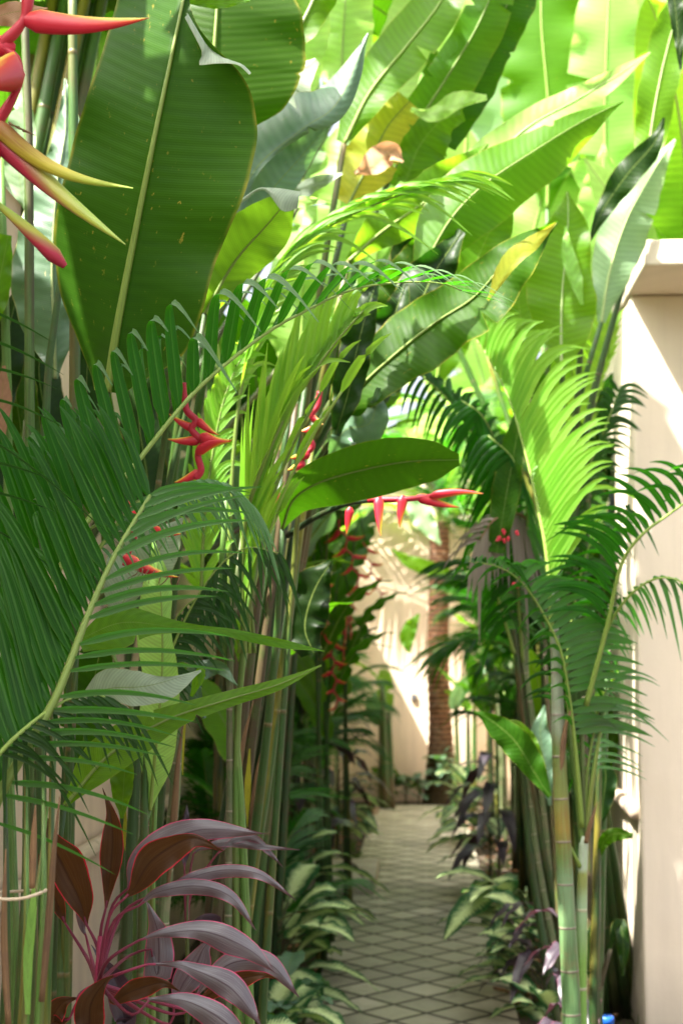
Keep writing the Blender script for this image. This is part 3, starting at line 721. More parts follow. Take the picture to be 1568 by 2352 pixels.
stemP(T, [('w', (rw.x+.1, rw.y+.1, 0)), (330, 1500, 2.95), (440, 900, 2.96), (470, 720, 2.95)], [.018, .015, .010, .005])

# -- heliconia canes and grey leaf at the left edge
T = thing('heliconia_plant', 'heliconia with thick upright canes and long grey green leaf at the left edge', 'heliconia', root(70, 3.0))
rw = T.location
leafP(T, [(128, 870, 3.05), (126, 780, 3.05), (120, 600, 3.05), (132, 420, 3.07), (150, 300, 3.1), (150, 180, 3.12)], [6, 75, 92, 80, 45, 22, 3], [6, 55, 62, 60, 55, 38, 3], 'waxy', dl=.03, dr=.02, rip=.012, rf=7, rib='midrib_lt', ribr=.004, wob=.03)
leafP(T, [(-30, 760, 3.15), (0, 640, 3.15), (20, 540, 3.15)], [40, 70, 60, 20], [20, 30, 25, 8], 'mid', rip=.01)
leafP(T, [(60, 480, 3.5), (45, 400, 3.5), (60, 280, 3.5), (50, 200, 3.5)], [5, 40, 50, 40, 3], [4, 30, 30, 20, 3], 'pale', rip=.01)
for pts, rr_ in (([(78, 2300, 2.9), (68, 1400, 2.9), (68, 700, 2.9), (66, 300, 2.92), (50, -120, 2.95)], [.014, .013, .012, .011, .009]),
                 ([(150, 2300, 2.85), (168, 1300, 2.85), (172, 600, 2.88), (168, 200, 2.88), (166, -150, 2.9)], [.015, .014, .013, .012, .010]),
                 ([(110, 2300, 2.8), (95, 1500, 2.8), (108, 900, 2.8), (140, 640, 2.8), (150, 480, 2.86)], [.016, .014, .013, .010, .006]),
                 ([(40, 2300, 3.2), (20, 1200, 3.2), (12, 700, 3.2), (0, 350, 3.2)], [.014, .013, .012, .01])):
    stemP(T, [('w', (P(*pts[0]).x, pts[0][2], 0))]+pts[1:], rr_, 'stem_lt' if rr_[0] < .0145 else 'stem')
leafP(T, [(210, 1000, 3.0), (200, 900, 3.0), (205, 800, 3.0), (225, 740, 3.0)], [5, 30, 35, 4], [5, 34, 30, 4], 'dark', rip=.01)
stemP(T, [(45, 1240, 2.5), (50, 1100, 2.5), (56, 965, 2.5)], [.005, .005, .002], 'stem_lt', 'cut_stalk')
for q in (([(-20, 1050, 3.5), (-6, 900, 3.5), (20, 760, 3.5), (50, 640, 3.5)], 'dark'), ([(60, 1150, 3.6), (50, 1000, 3.6), (30, 860, 3.6), (20, 700, 3.6)], 'deep'), ([(150, 1250, 3.5), (160, 1120, 3.5), (190, 1000, 3.5), (180, 880, 3.5)], 'dark'), ([(100, 1150, 3.7), (110, 1000, 3.7), (90, 850, 3.7), (110, 720, 3.7)], 'dark'), ([(240, 1250, 3.8), (250, 1100, 3.8), (230, 980, 3.8), (250, 860, 3.8)], 'deep'), ([(330, 1300, 3.9), (340, 1120, 3.9), (320, 960, 3.9), (340, 800, 3.9)], 'dark'), ([(-10, 1400, 3.3), (10, 1250, 3.3), (-10, 1100, 3.3), (10, 950, 3.3)], 'dark')):
    leafP(T, q[0], [6, 44, 46, 3], [6, 44, 46, 3], q[1], dl=.05, dr=.04, rip=.012)
# rusty dead sheath glimpsed low at the left rim
leafP(T, [(10, 1000, 3.1), (6, 920, 3.1), (10, 840, 3.1)], [10, 30, 4], [4, 22, 4], 'brown', name='dead_leaf')

# -- banana-like leaves behind (grey green waxy blade)
T = thing('banana_plant', 'banana plant with a waxy blue green pointed blade rising beside the huge leaf', 'banana plant', root(330, 3.6))
rw = T.location
leafP(T, [(480, 320, 3.2), (488, 180, 3.2), (497, 40, 3.2), (505, -80, 3.22), (510, -200, 3.3)], [80, 150, 160, 150, 90, 20, 3], [60, 160, 202, 208, 195, 150, 60, 3], 'deep', dl=.03, dr=.05, rip=.012, rf=3, n=60, m=9, rib='rachis', ribr=.007, wob=.01)
leafP(T, [(530, 560, 3.3), (580, 400, 3.3), (690, 300, 3.32), (775, 235, 3.34), (846, 76, 3.35)], [20, 90, 120, 95, 62, 30, 3], [10, 14, 10, 12, 30, 22, 2], 'waxy', dl=.06, dr=.04, rip=.01, rf=2.5, n=60, m=9, wob=.01, cup=.03)
leafP(T, [(510, 640, 3.4), (600, 470, 3.4), (700, 350, 3.42), (790, 240, 3.44)], [20, 60, 62, 36, 4], [20, 50, 44, 20, 3], 'waxy', dl=-.02, dr=.04, rip=.01, rf=3, n=50, wob=.015)
leafP(T, [(560, 330, 3.6), (610, 250, 3.6), (665, 185, 3.6), (725, 135, 3.6)], [10, 50, 45, 3], [14, 66, 66, 14], 'white', rip=.012, rf=2)
leafP(T, [(640, 130, 3.7), (700, 40, 3.7), (740, -60, 3.7), (770, -180, 3.7)], [20, 60, 70, 50, 3], [20, 40, 50, 50, 3], 'mid', rip=.02, rib='midrib_lt')
leafP(T, [(640, 470, 3.7), (700, 430, 3.68), (745, 415, 3.68), (786, 398, 3.66)], [8, 12, 16, 3], [10, 26, 14, 3], 'white', rip=.02, rf=2)
leafP(T, [(600, 480, 3.6), (660, 470, 3.55), (710, 460, 3.5), (760, 466, 3.48)], [4, 14, 10, 1], [3, 12, 12, 1], 'lime', rip=.01)
stemP(T, [('w', (rw.x, rw.y, 0)), (385, 1500, 3.5), (470, 850, 3.3), (530, 560, 3.3)], [.022, .018, .013, .009])
stemP(T, [('w', (rw.x-.1, rw.y, 0)), (350, 1500, 3.5), (440, 750, 3.3), (480, 320, 3.2)], [.022, .018, .014, .009])

# -- front areca palm: bundle of ribbed canes tied with twine, three big fronds
T = thing('areca_palm', 'front areca palm at the left edge with bundled striped canes and dark feathery fronds', 'palm', root(40, 1.95))
r_ = random.Random(5)
tops = [(-20, 1700), (10, 1690), (30, 1760), (60, 1720), (80, 1800), (100, 1700), (120, 1560), (135, 1480), (-30, 1800), (60, 1850), (110, 1850)]
bots = [(-20, 2352), (10, 2352), (30, 2352), (52, 2352), (72, 2352), (90, 2352), (104, 2352), (84, 2352), (-40, 2352), (40, 2352), (60, 2352)]
for k, (tp, bt) in enumerate(zip(tops, bots)):
    d = 1.85+.22*((k*7) % 5)/4; m_ = ('stem_lt', 'stem', 'stem_lt', 'stem_lt', 'stem')[k % 5]
    b0 = P(bt[0], bt[1], d); b0 = Vector((b0.x-.03, b0.y, 0))
    stemP(T, [('w', b0), (bt[0], bt[1], d), (bt[0]*.6+tp[0]*.4+6, 2060, d), (*tp, d+.12)], [.0125, .0125, .011, .006, .002], m_, 'cane', n=9, steps=22)
for pts in ([(96, 2300, 1.83), (112, 2120, 1.83), (124, 1960, 1.83), (138, 1830, 1.83)], [(74, 2040, 1.82), (78, 1930, 1.82), (82, 1850, 1.82)], [(20, 2352, 1.82), (10, 2150, 1.82), (14, 1950, 1.82)]):
    stemP(T, pts, [.004, .005, .004, .001], 'dry', 'dry_sheath')
leafP(T, [(64, 2330, 1.84), (66, 2200, 1.84), (76, 2080, 1.84), (78, 2000, 1.84)], [6, 12, 10, 1], [6, 10, 10, 1], 'lime', name='sheath')
# K2: the big dark frond across the left
K2 = [(-30, 1900, 1.93), (0, 1826, 1.93), (60, 1722, 1.94), (130, 1600, 1.96), (200, 1420, 2.0), (262, 1280, 2.04), (345, 1138, 2.1)]
frondP(T, K2, [
    (31, .10, 1., [(0, -150, -420, .10), (.4, -190, -440, .08), (.65, -215, -420, .06), (.85, -190, -360, .05), (1, -90, -240, .03)], [(0, 10, 70, 0), (1, -10, 50, 0)], .021, 4, dict(fold=.28, tw=.35, miss=.06)),
    (27, .02, 1., [(0, 250, 20, -.05), (.35, 290, -55, -.05), (.6, 300, -110, -.04), (.85, 270, -160, -.02), (1, 190, -120, 0)], [(0, 20, 70, .02), (1, 60, 80, .03)], .0115, 2.2, dict(fold=.5, tw=.9, miss=.08))],
    'palm', 'rachis', (.0085, .003), seed=11, seg=12, jit=.075, label='dark green frond with a thick yellow green rib')
# K1: the arching comb frond over the middle
K1 = [(40, 1500, 2.15), (180, 1230, 2.2), (310, 1068, 2.25), (450, 898, 2.3), (603, 771, 2.36), (700, 715, 2.4), (800, 668, 2.45), (900, 650, 2.5), (1010, 650, 2.55), (1060, 668, 2.58)]
VT1 = [(0, -90, -250, 0), (.2, -115, -310, 0), (.35, -85, -330, 0), (.48, -30, -315, 0), (.60, 60, -255, 0), (.7, 110, -190, 0), (.8, 135, -110, 0), (.9, 130, -45, 0), (1, 110, 10, 0)]
GT1 = [(0, 40, 60, 0), (.35, 75, 150, -.03), (.6, 85, 150, -.04), (.8, 80, 120, -.03), (1, 40, 30, 0)]
frondP(T, K1, [(25, .16, 1., VT1, GT1, .026, 9, dict(fold=.22, tw=.12, wf=lambda t: 1.05 if t < .6 else max(.35, 1.05-(t-.6)*1.9)))], 'palm', 'rachis', (.006, .0012), seed=12, seg=20, jit=.015, label='arching frond with comb like leaflets bent over at their tips')
frondP(T, [(q[0], q[1], q[2]+.02) for q in K1], [(25, .17, 1., [(t_, a*1.0+14, b*.97, .09) for t_, a, b, c in VT1], GT1, .017, 8, dict(fold=.5, tw=-.5, ph=1., wf=lambda t: 1 if t < .6 else max(.3, 1-(t-.6)*1.9)))], 'palm', 'rachis', (.004, .001), seed=13, seg=18, jit=.03, label='second row frond of pale backed leaflets')
# terminal broad leaflets left of K2
frondP(T, [(-60, 1500, 2.25), (60, 1330, 2.25), (200, 1220, 2.28), (300, 1160, 2.3), (345, 1140, 2.3)],
       [(16, .1, 1., [(0, -120, -420, .04), (.5, -150, -370, .03), (1, -170, -250, .03)], [(0, -10, 60, 0), (1, 10, 40, 0)], .024, 5, dict(fold=.3, tw=.3))], 'palm', 'rachis', (.004, .002), seed=14, seg=12)
# K3: curly frond spilling right
frondP(T, [(200, 1300, 2.25), (300, 1170, 2.27), (400, 1120, 2.3), (490, 1110, 2.33), (560, 1150, 2.36), (598, 1215, 2.4)],
       [(26, .1, 1., [(0, 70, -90, 0), (.5, 110, -60, 0), (1, 30, 60, 0)], [(0, 30, 120, 0), (.6, 20, 190, 0), (1, 20, 90, 0)], .009, 2.2, dict(fold=.4, tw=.6)),
        (22, .1, .95, [(0, 60, 30, 0), (.5, 50, 60, 0), (1, 10, 70, 0)], [(0, 10, 60, 0), (1, 10, 70, 0)], .008, 2.2, dict(fold=.4, tw=-.8))], 'palm', 'rachis', (.004, .001), seed=15, seg=12, jit=.1, label='small frond of curled drooping leaflets')
# low drooping leaflets at the left edge and thin blades crossing the edge
frondP(T, [(-60, 1800, 1.9), (40, 1690, 1.92), (150, 1610, 1.97), (240, 1600, 2.0), (300, 1640, 2.02)],
       [(20, .2, 1., [(0, 150, -30, 0), (.6, 120, 30, 0), (1, 80, 70, 0)], [(0, 20, 110, 0), (1, 20, 80, 0)], .008, 2.2, dict(fold=.5, tw=.6)),
        (14, .2, 1., [(0, -40, 90, 0), (.6, 20, 90, 0), (1, 40, 80, 0)], [(0, 10, 70, 0), (1, 20, 80, 0)], .007, 2.2, dict(fold=.5, tw=.6))], 'palm_dark', 'rachis', (.004, .001), seed=16, seg=10)
frondP(T, [(-140, 1300, 2.0), (-100, 1100, 2.0), (-90, 900, 2.0), (-90, 700, 2.0)],
       [(9, .05, 1., [(0, 170, -50, 0), (.5, 190, -40, 0), (1, 170, -20, 0)], [(0, 60, 130, 0), (1, 60, 90, 0)], .007, 2.0, dict(fold=.4, tw=.9))], 'palm_dark', 'rachis', (.005, .002), seed=17, seg=12)
for kk, rp_ in enumerate(([(330, 1700, 2.9), (400, 1480, 2.9), (480, 1330, 2.9), (560, 1260, 2.9), (640, 1270, 2.9)], [(300, 1800, 2.95), (340, 1560, 2.95), (420, 1400, 2.95), (520, 1350, 2.95)])):
    frondP(T, rp_, [(24, .2, 1., [(0, 60, -70, 0), (.6, 90, -10, 0), (1, 50, 60, 0)], [(0, 20, 90, 0), (1, 10, 90, 0)], .011, 2.3, dict(miss=.1)), (22, .2, 1., [(0, -60, -40, 0), (.6, -20, 60, 0), (1, 10, 80, 0)], [(0, -10, 70, 0), (1, 10, 60, 0)], .010, 2.3, dict(miss=.1))], 'palm_dark', 'rachis', (.004, .001), seed=90+kk, seg=9, jit=.12)
# twine
g_ = MB(); a_ = [(-30, 2062, 1.80), (20, 2066, 1.80), (60, 2062, 1.80), (96, 2050, 1.81), (104, 2044, 1.86), (60, 2046, 1.99), (0, 2050, 1.99), (-40, 2055, 1.95), (-30, 2062, 1.80)]
tube(g_, [P(*q) for q in a_], .0022, 6, steps=50)
tag(g_.build('twine_tie', M['twine'], None), 'thin pale twine tied round the bundled canes at the left edge', 'twine')

# -- palm behind: sunlit leaflets and yellow green fan
T = thing('areca_palm', 'left bed areca palm with upright yellow green fronds behind the comb frond', 'palm', root(525, 3.1))
rw = T.location
frondP(T, [(560, 1500, 3.0), (560, 1230, 2.95), (600, 1080, 2.9), (670, 930, 2.88), (760, 800, 2.86), (835, 712, 2.85)],
       [(22, .12, .92, [(0, -40, -300, .1), (.4, 20, -370, .05), (.8, 40, -230, 0), (1, 30, -60, 0)], [(0, 10, 40, 0), (1, 20, 20, 0)], .022, 3, dict(fold=.5, tw=.2)),
        (18, .12, .95, [(0, 50, -280, -.08), (.4, 110, -320, -.04), (.8, 90, -170, 0), (1, 40, -50, 0)], [(0, 10, 40, 0), (1, 30, 30, 0)], .022, 3, dict(fold=.5, tw=-.2))],
       'palm_lit', 'rachis', (.007, .0015), seed=21, seg=9, label='upright yellow green frond')
frondP(T, [(520, 1500, 3.3), (540, 1000, 3.3), (600, 700, 3.3), (700, 560, 3.32), (860, 470, 3.34), (1060, 402, 3.36)],
       [(40, .42, 1., [(0, -10, -220, 0), (.5, 50, -240, 0), (.7, 130, -150, 0), (1, 90, -20, 0)], [(0, 20, 30, 0), (1, 40, 50, 0)], .016, 3, dict(fold=.5, tw=.3)),
        (34, .42, 1., [(0, -20, -180, .1), (.5, 60, -190, .1), (.7, 130, -100, .08), (1, 90, 10, 0)], [(0, 20, 30, 0), (1, 40, 50, 0)], .016, 3, dict(fold=.5, tw=-.3))],
       'palm_lit', 'rachis', (.007, .0015), seed=22, seg=9, label='sunlit pale frond')
frondP(T, [(460, 1500, 3.3), (470, 1200, 3.3), (500, 980, 3.3), (540, 850, 3.3), (600, 760, 3.3)],
       [(20, .2, 1., [(0, -60, -200, 0), (.5, -40, -160, 0), (1, 0, -60, 0)], [(0, 0, 60, 0), (1, 20, 20, 0)], .02, 3, {}),
        (20, .2, 1., [(0, 70, -180, 0), (.5, 60, -120, 0), (1, 40, -30, 0)], [(0, 0, 60, 0), (1, 20, 20, 0)], .02, 3, {})], 'palm_lit', 'rachis', (.006, .0015), seed=23)
for k, (u0, v0, u1) in enumerate(((520, 1480, 560), (548, 1500, 600), (500, 1400, 520))):
    stemP(T, [('w', (rw.x+.04*k, rw.y, 0)), (528+14*k, 1900, 3.1), (u0+10, v0, 3.05), (u1, v0-260, 3.0)], [.014, .012, .009, .006], 'stem_lt' if k else 'cane', 'cane')
for k in range(7):   # fan of broad stalks rising through the middle
    frondP(T, [(585-6*k, 1500, 3.05), (570+6*k, 1260, 3.02), (600+14*k, 1060, 3.0), (640+24*k, 900, 2.98)],
           [(3, .4, 1., [(0, 20+10*k, -190, 0), (1, 40+8*k, -150, 0)], [(0, 5, 20, 0), (1, 20, 20, 0)], .02, 3, dict(fold=.4))], 'palm_lit', 'rachis', (.005, .003), seed=70+k, seg=8, name='young_frond') if k % 2 == 0 else None

# -- strap leaved heliconia at mid left (two long curved straps, yellow green leaf, chalky leaf)
T = thing('heliconia_plant', 'young heliconia with two long narrow leaves reaching right and a glowing yellow green leaf', 'heliconia', root(300, 2.75))
rw = T.location
leafP(T, [(150, 1850, 2.45), (250, 1735, 2.48), (380, 1655, 2.52), (520, 1608, 2.56), (640, 1572, 2.6), (738, 1528, 2.63)], [6, 48, 44, 26, 20, 14, 2], [6, 40, 46, 26, 18, 14, 2], 'mid', dl=.03, dr=-.01, rip=.003, rf=3, rib='midrib', ribr=.0035, wob=.01, n=60, label='long strap leaf curving up to the right')
leafP(T, [(180, 1470, 2.5), (280, 1430, 2.52), (400, 1440, 2.55), (520, 1450, 2.58), (640, 1475, 2.62), (746, 1496, 2.65)], [10, 36, 22, 8, 8, 8, 1], [30, 60, 22, 8, 14, 12, 1], 'mid', dl=.02, dr=-.02, rip=.003, rf=3, n=60, wob=.01, label='long strap leaf bending down to the right')
leafP(T, [(345, 1860, 2.75), (356, 1740, 2.73), (372, 1560, 2.7), (372, 1400, 2.7), (362, 1300, 2.72), (352, 1240, 2.74)], [4, 32, 44, 46, 60, 40, 3], [4, 40, 46, 38, 20, 26, 3], 'lime', dl=.02, dr=.02, rip=.006, rf=3, rib='rachis', ribr=.004, wob=.012, label='glowing yellow green upright leaf')
leafP(T, [(270, 1420, 2.78), (300, 1350, 2.78), (360, 1270, 2.78), (420, 1190, 2.78)], [20, 80, 62, 3], [12, 34, 50, 3], 'white', rip=.006, rf=2, label='chalky pale leaf underside')
leafP(T, [(180, 1612, 2.5), (250, 1582, 2.48), (340, 1575, 2.46), (462, 1540, 2.5)], [4, 44, 36, 8, 2], [6, 30, 44, 40, 3], 'white', dl=.03, dr=-.02, rip=.004, rf=2, n=40, label='chalky pale folded leaf')
leafP(T, [(440, 1600, 2.52), (462, 1540, 2.51), (458, 1575, 2.5)], [4, 12, 2], [4, 14, 2], 'mid')
leafP(T, [(280, 1880, 2.7), (285, 1800, 2.7), (290, 1730, 2.7), (300, 1700, 2.7)], [4, 28, 30, 8], [4, 20, 20, 8], 'mid', rip=.008)
leafP(T, [(470, 1650, 3.0), (440, 1560, 3.0), (500, 1530, 3.0), (545, 1575, 2.95)], [4, 22, 16, 2], [4, 22, 22, 2], 'waxy', rip=.008)
leafP(T, [(180, 1780, 2.8), (200, 1650, 2.8), (225, 1520, 2.8), (240, 1420, 2.8)], [30, 60, 60, 8], [30, 50, 40, 8], 'deep', rip=.01)
for pts, rr_, m_ in (([(310, 2352, 2.75), (312, 2000, 2.74), (325, 1880, 2.74), (345, 1858, 2.75)], [.013, .010, .006, .004], 'stem_lt'),
                     ([(120, 2352, 2.6), (128, 2100, 2.5), (136, 1930, 2.46), (150, 1850, 2.45)], [.012, .010, .008, .004], 'stem'),
                     ([(150, 2352, 2.75), (150, 1900, 2.65), (165, 1600, 2.52), (180, 1470, 2.5)], [.012, .010, .008, .004], 'stem'),
                     ([(350, 2352, 2.8), (350, 2000, 2.78), (352, 1800, 2.77), (240, 1440, 2.78)], [.010, .009, .006, .004], 'stem_lt')):
    stemP(T, [('w', (P(*pts[0]).x, pts[0][2], 0))]+pts, rr_, m_)
# -- pale mottled canes with dry joints standing against the left wall
T = thing('ginger_canes', 'cluster of pale whitish green jointed canes standing in front of the left wall', 'cane plant', root(350, 3.0))
for k, (pts, r0, m_) in enumerate((([(300, 2400, 3.0), (306, 2000, 3.0), (312, 1700, 3.0), (316, 1600, 3.0)], .016, 'cane'), ([(372, 2400, 3.0), (376, 2100, 3.0), (400, 1850, 3.0), (412, 1650, 3.0), (470, 1440, 3.05), (520, 1300, 3.1)], .014, 'cane'),
        ([(340, 2400, 2.95), (344, 2100, 2.95), (352, 1850, 2.95), (350, 1700, 2.95)], .009, 'stem_lt'), ([(286, 2400, 3.1), (284, 2000, 3.1), (282, 1800, 3.1), (278, 1660, 3.1)], .010, 'stem'))):
    stemP(T, [('w', (P(*pts[0]).x, pts[0][2], 0))]+pts, [r0*1.1, r0, r0*.9, r0*.7], m_, 'cane')
stemP(T, [(384, 2060, 2.98), (398, 1900, 2.97), (410, 1740, 2.97), (424, 1640, 2.98)], [.003, .008, .006, .001], 'dry', 'dry_sheath')
for q in (([(420, 1780, 3.0), (418, 1700, 3.0), (430, 1620, 3.0)], 'yellow'), ([(395, 1960, 2.98), (400, 1870, 2.98), (408, 1800, 2.98)], 'lime'), ([(300, 2000, 2.97), (290, 1930, 2.97), (288, 1850, 2.97)], 'yellow')):
    leafP(T, q[0], [1, 7, 1], [1, 7, 1], q[1], name='sheath')

# -- purple cordyline, front left, pink edged leaves
def cordyline(T, c, leaves, d, wobs=.01):
    for L in leaves:
        pts, wl, wr, mt = L[:4]; dd = L[4] if len(L) > 4 else 0
        q = [(p[0], p[1], d+dd+(p[2] if len(p) > 2 else 0)) for p in pts]
        tp = lambda w: [x*(1-.42*max(0, (i/(len(w)-1)-.55)/.45)**1.2)*1.04 for i, x in enumerate(w)]
        o = leafP(T, q[1:], tp(wl), tp(wr), mt, dl=.03 if mt == 'cord_top' else -.022, dr=.014 if mt == 'cord_top' else -.022, rip=.005, rf=2.5, n=36, m=6, wob=wobs, cup=.01)
        g_ = MB(); cc = Vector(P(c[0], c[1], d)); a = Vector(P(*q[0])); b = Vector(P(*q[1])); e = Vector(P(*q[2]))
        tube(g_, [cc, a, b, b.lerp(e, .3)], lambda t: .0042*(1-.6*t), 7, steps=14); g_.build('petiole', M['pinkstem'], o)
T = thing('cordyline_plant', 'purple cordyline with pink edged leaves in the lower left corner', 'cordyline', root(205, 2.3))
DC = 2.25
CL = [
 ([(225, 2180), (200, 2125), (180, 2060), (130, 1960), (108, 1905), (112, 1880)], [3, 24, 34, 30, 20, 3], [3, 30, 44, 52, 30, 3], 'cord_under', .02),
 ([(232, 2140), (244, 2085), (250, 2030), (258, 1950), (256, 1880), (236, 1810)], [3, 14, 26, 24, 10, 1], [3, 14, 24, 24, 14, 1], 'cord_under', 0),
 ([(250, 2110), (290, 2060), (308, 2040), (350, 1975), (440, 1925), (512, 1955)], [3, 22, 36, 20, 8, 3], [3, 32, 40, 36, 22, 3], 'cord_under', -.02),
 ([(255, 2090), (295, 2040), (315, 1985), (380, 1935), (470, 1905), (610, 1915)], [3, 26, 34, 26, 16, 1], [3, 22, 34, 28, 20, 1], 'cord_top', .04),
 ([(260, 2120), (320, 2080), (360, 2050), (450, 2035), (530, 2060), (588, 2137)], [2, 12, 16, 16, 12, 1], [2, 14, 20, 18, 12, 1], 'cord_top', .0),
 ([(280, 2100), (370, 2050), (440, 2015), (520, 1998), (600, 2010), (680, 2068)], [2, 10, 12, 12, 8, 1], [2, 14, 18, 16, 10, 1], 'cord_top', .05),
 ([(250, 2205), (320, 2160), (372, 2145), (470, 2140), (570, 2180), (636, 2237)], [2, 14, 24, 30, 22, 1], [2, 10, 20, 34, 26, 1], 'cord_top', -.05),
 ([(265, 2240), (340, 2215), (400, 2215), (440, 2225), (530, 2270), (602, 2358)], [2, 8, 20, 34, 28, 1], [2, 8, 20, 30, 22, 1], 'cord_top', -.08),
 ([(290, 2200), (345, 2180), (362, 2240), (364, 2150), (346, 2090), (334, 2066)], [3, 26, 32, 28, 16, 1], [3, 26, 34, 30, 14, 1], 'cord_top', .12),
 ([(380, 2352), (400, 2310), (420, 2260), (450, 2215), (470, 2175), (500, 2150)], [3, 20, 30, 26, 12, 1], [3, 24, 36, 34, 18, 1], 'cord_top', .10),
 ([(400, 2330), (450, 2290), (480, 2250), (540, 2210), (620, 2215), (688, 2292)], [2, 16, 26, 26, 16, 1], [2, 14, 22, 24, 18, 1], 'cord_top', .08),
 ([(430, 2320), (450, 2300), (480, 2285), (530, 2255), (600, 2240), (640, 2250)], [2, 12, 18, 16, 10, 1], [2, 14, 22, 22, 10, 1], 'cord_under', .06),
 ([(180, 2290), (185, 2352), (205, 2380), (208, 2310), (238, 2260), (262, 2240)], [3, 26, 34, 32, 20, 3], [3, 26, 34, 30, 14, 2], 'cord_under', -.08),
 ([(240, 2270), (252, 2290), (262, 2300), (300, 2278), (370, 2258), (412, 2276)], [3, 14, 24, 20, 10, 2], [3, 16, 24, 22, 12, 2], 'cord_under', -.04),
 ([(300, 2330), (340, 2300), (350, 2295), (430, 2300), (520, 2350), (580, 2420)], [3, 12, 24, 30, 24, 1], [3, 12, 26, 36, 34, 1], 'cord_top', -.10),
 ([(200, 2200), (150, 2120), (130, 2070), (110, 2030), (95, 1990), (88, 1960)], [3, 14, 18, 16, 8, 1], [3, 14, 20, 18, 8, 1], 'cord_under', .06),
 ([(205, 2180), (198, 2150), (190, 2130), (186, 2085), (180, 2050), (176, 2030)], [2, 8, 12, 10, 6, 1], [2, 8, 12, 10, 6, 1], 'cord_top', .05),
 ([(180, 2300), (160, 2340), (120, 2350), (130, 2320), (150, 2300), (190, 2290)], [3, 16, 26, 20, 8, 1], [3, 16, 24, 20, 8, 1], 'cord_under', .05),
 ([(250, 2250), (270, 2300), (290, 2352), (270, 2260), (230, 2200), (210, 2170)], [3, 20, 30, 26, 14, 1], [3, 20, 30, 24, 12, 1], 'cord_dark', .12),
]
cordyline(T, (225, 2260), CL, DC)
stemP(T, [('w', tuple(T.location)), (215, 2420, DC), (225, 2260, DC), (232, 2150, DC)], [.011, .010, .009, .005], 'pinkstem')
# second cordyline just behind to the right, paler leaves
T = thing('cordyline_plant', 'small cordyline with narrow mauve leaves poking out behind the front cordyline', 'cordyline', root(430, 3.0))
cordyline(T, (430, 2150), [
 ([(430, 2050), (445, 1960), (460, 1950), (520, 1935), (600, 1945), (688, 1952)], [2, 8, 10, 8, 5, 1], [2, 8, 10, 8, 5, 1], 'cord_top', 0),
 ([(440, 2050), (500, 1960), (540, 1930), (580, 1925), (620, 1960), (650, 1992)], [2, 6, 10, 9, 6, 1], [2, 6, 10, 9, 6, 1], 'cord_top', 0),
 ([(425, 2050), (424, 1990), (424, 1960), (426, 1920), (428, 1880), (430, 1845)], [2, 12, 18, 16, 8, 1], [2, 12, 18, 16, 8, 1], 'cord_dark', 0),
 ([(440, 2150), (460, 2135), (480, 2125), (500, 2118), (470, 2112), (420, 2130)], [2, 8, 14, 12, 6, 1], [2, 8, 14, 12, 6, 1], 'cord_dark', 0)], 3.0)
stemP(T, [('w', tuple(T.location)), (430, 2352, 3.0), (430, 2150, 3.0), (432, 2050, 3.0)], [.007, .006, .006, .004], 'stem_dk')

# ================================================================== middle: leaning heliconia with the crossing leaf
T = thing('heliconia_plant', 'stand of many leaning canes with a rounded dark leaf crossing the path view', 'heliconia', root(540, 3.9))
leafP(T, [(648, 1215, 3.2), (672, 1150, 3.15), (730, 1110, 3.12), (830, 1080, 3.1), (940, 1060, 3.08), (1054, 1056, 3.08)], [4, 26, 40, 50, 56, 60, 62, 60, 52, 40, 14], [4, 30, 46, 58, 66, 68, 68, 64, 56, 44, 14], 'hero', dl=-.07, dr=.05, rip=.004, rf=2, n=60, m=9, rib='midrib', ribr=.0032, wob=.008, label='broad rounded dark leaf lying across the view')
r_ = random.Random(9)
for k in range(17):
    ub = 478+r_.uniform(-10, 92); d = 3.45+r_.uniform(0, .8); ut = 575+ (ub-480)*.95+r_.uniform(30, 75); vt = r_.uniform(860, 1180)
    ut2 = ut+(1200-vt)*.12
    b0 = P(ub-10, 2352, d)
    stemP(T, [('w', (b0.x-.03, b0.y, 0)), (ub, 2200, d), (ub*.55+ut*.45, 1750, d), (ut2, vt, d)], [.016, .015, .012, .007], ('stem', 'stem_dk', 'stem_rd', 'stem_dk', 'stem')[k % 5])
stemP(T, [(560, 2100, 3.4), (600, 1800, 3.3), (636, 1450, 3.22), (648, 1215, 3.2)], [.012, .011, .009, .006], 'stem')
for pts in ([(520, 1990, 3.42), (536, 1850, 3.4), (560, 1700, 3.4), (582, 1610, 3.4)], [(575, 1920, 3.38), (592, 1780, 3.38), (606, 1700, 3.38)]):
    stemP(T, pts, [.005, .009, .007, .001], 'dry', 'dry_sheath')
leafP(T, [(568, 1900, 3.38), (570, 1800, 3.38), (574, 1720, 3.38)], [1, 8, 2], [1, 7, 1], 'yellow', name='sheath')
# dark crumpled leaves above it
leafP(T, [(780, 1000, 3.7), (820, 900, 3.68), (900, 820, 3.66), (1000, 740, 3.64), (1090, 680, 3.62), (1180, 580, 3.6), (1280, 510, 3.6)], [20, 60, 66, 70, 66, 56, 30, 3], [10, 50, 70, 84, 80, 76, 56, 3], 'deep', dl=.05, dr=-.06, rip=.035, rf=4.5, n=80, m=10, rib='midrib', ribr=.005, wob=.03, label='long dark leaf with strongly waved rims')
leafP(T, [(1120, 690, 3.42), (1180, 600, 3.41), (1225, 560, 3.41), (1276, 512, 3.41)], [4, 26, 22, 3], [3, 10, 14, 2], 'yellow', rip=.003, rf=1.5, label='yellow sunlit leaf rim')
leafP(T, [(770, 1000, 3.6), (800, 900, 3.58), (820, 800, 3.56), (850, 690, 3.56), (870, 640, 3.6)], [10, 36, 40, 40, 5], [10, 30, 34, 26, 5], 'dark', rip=.025, rf=3.5, n=50, wob=.05)
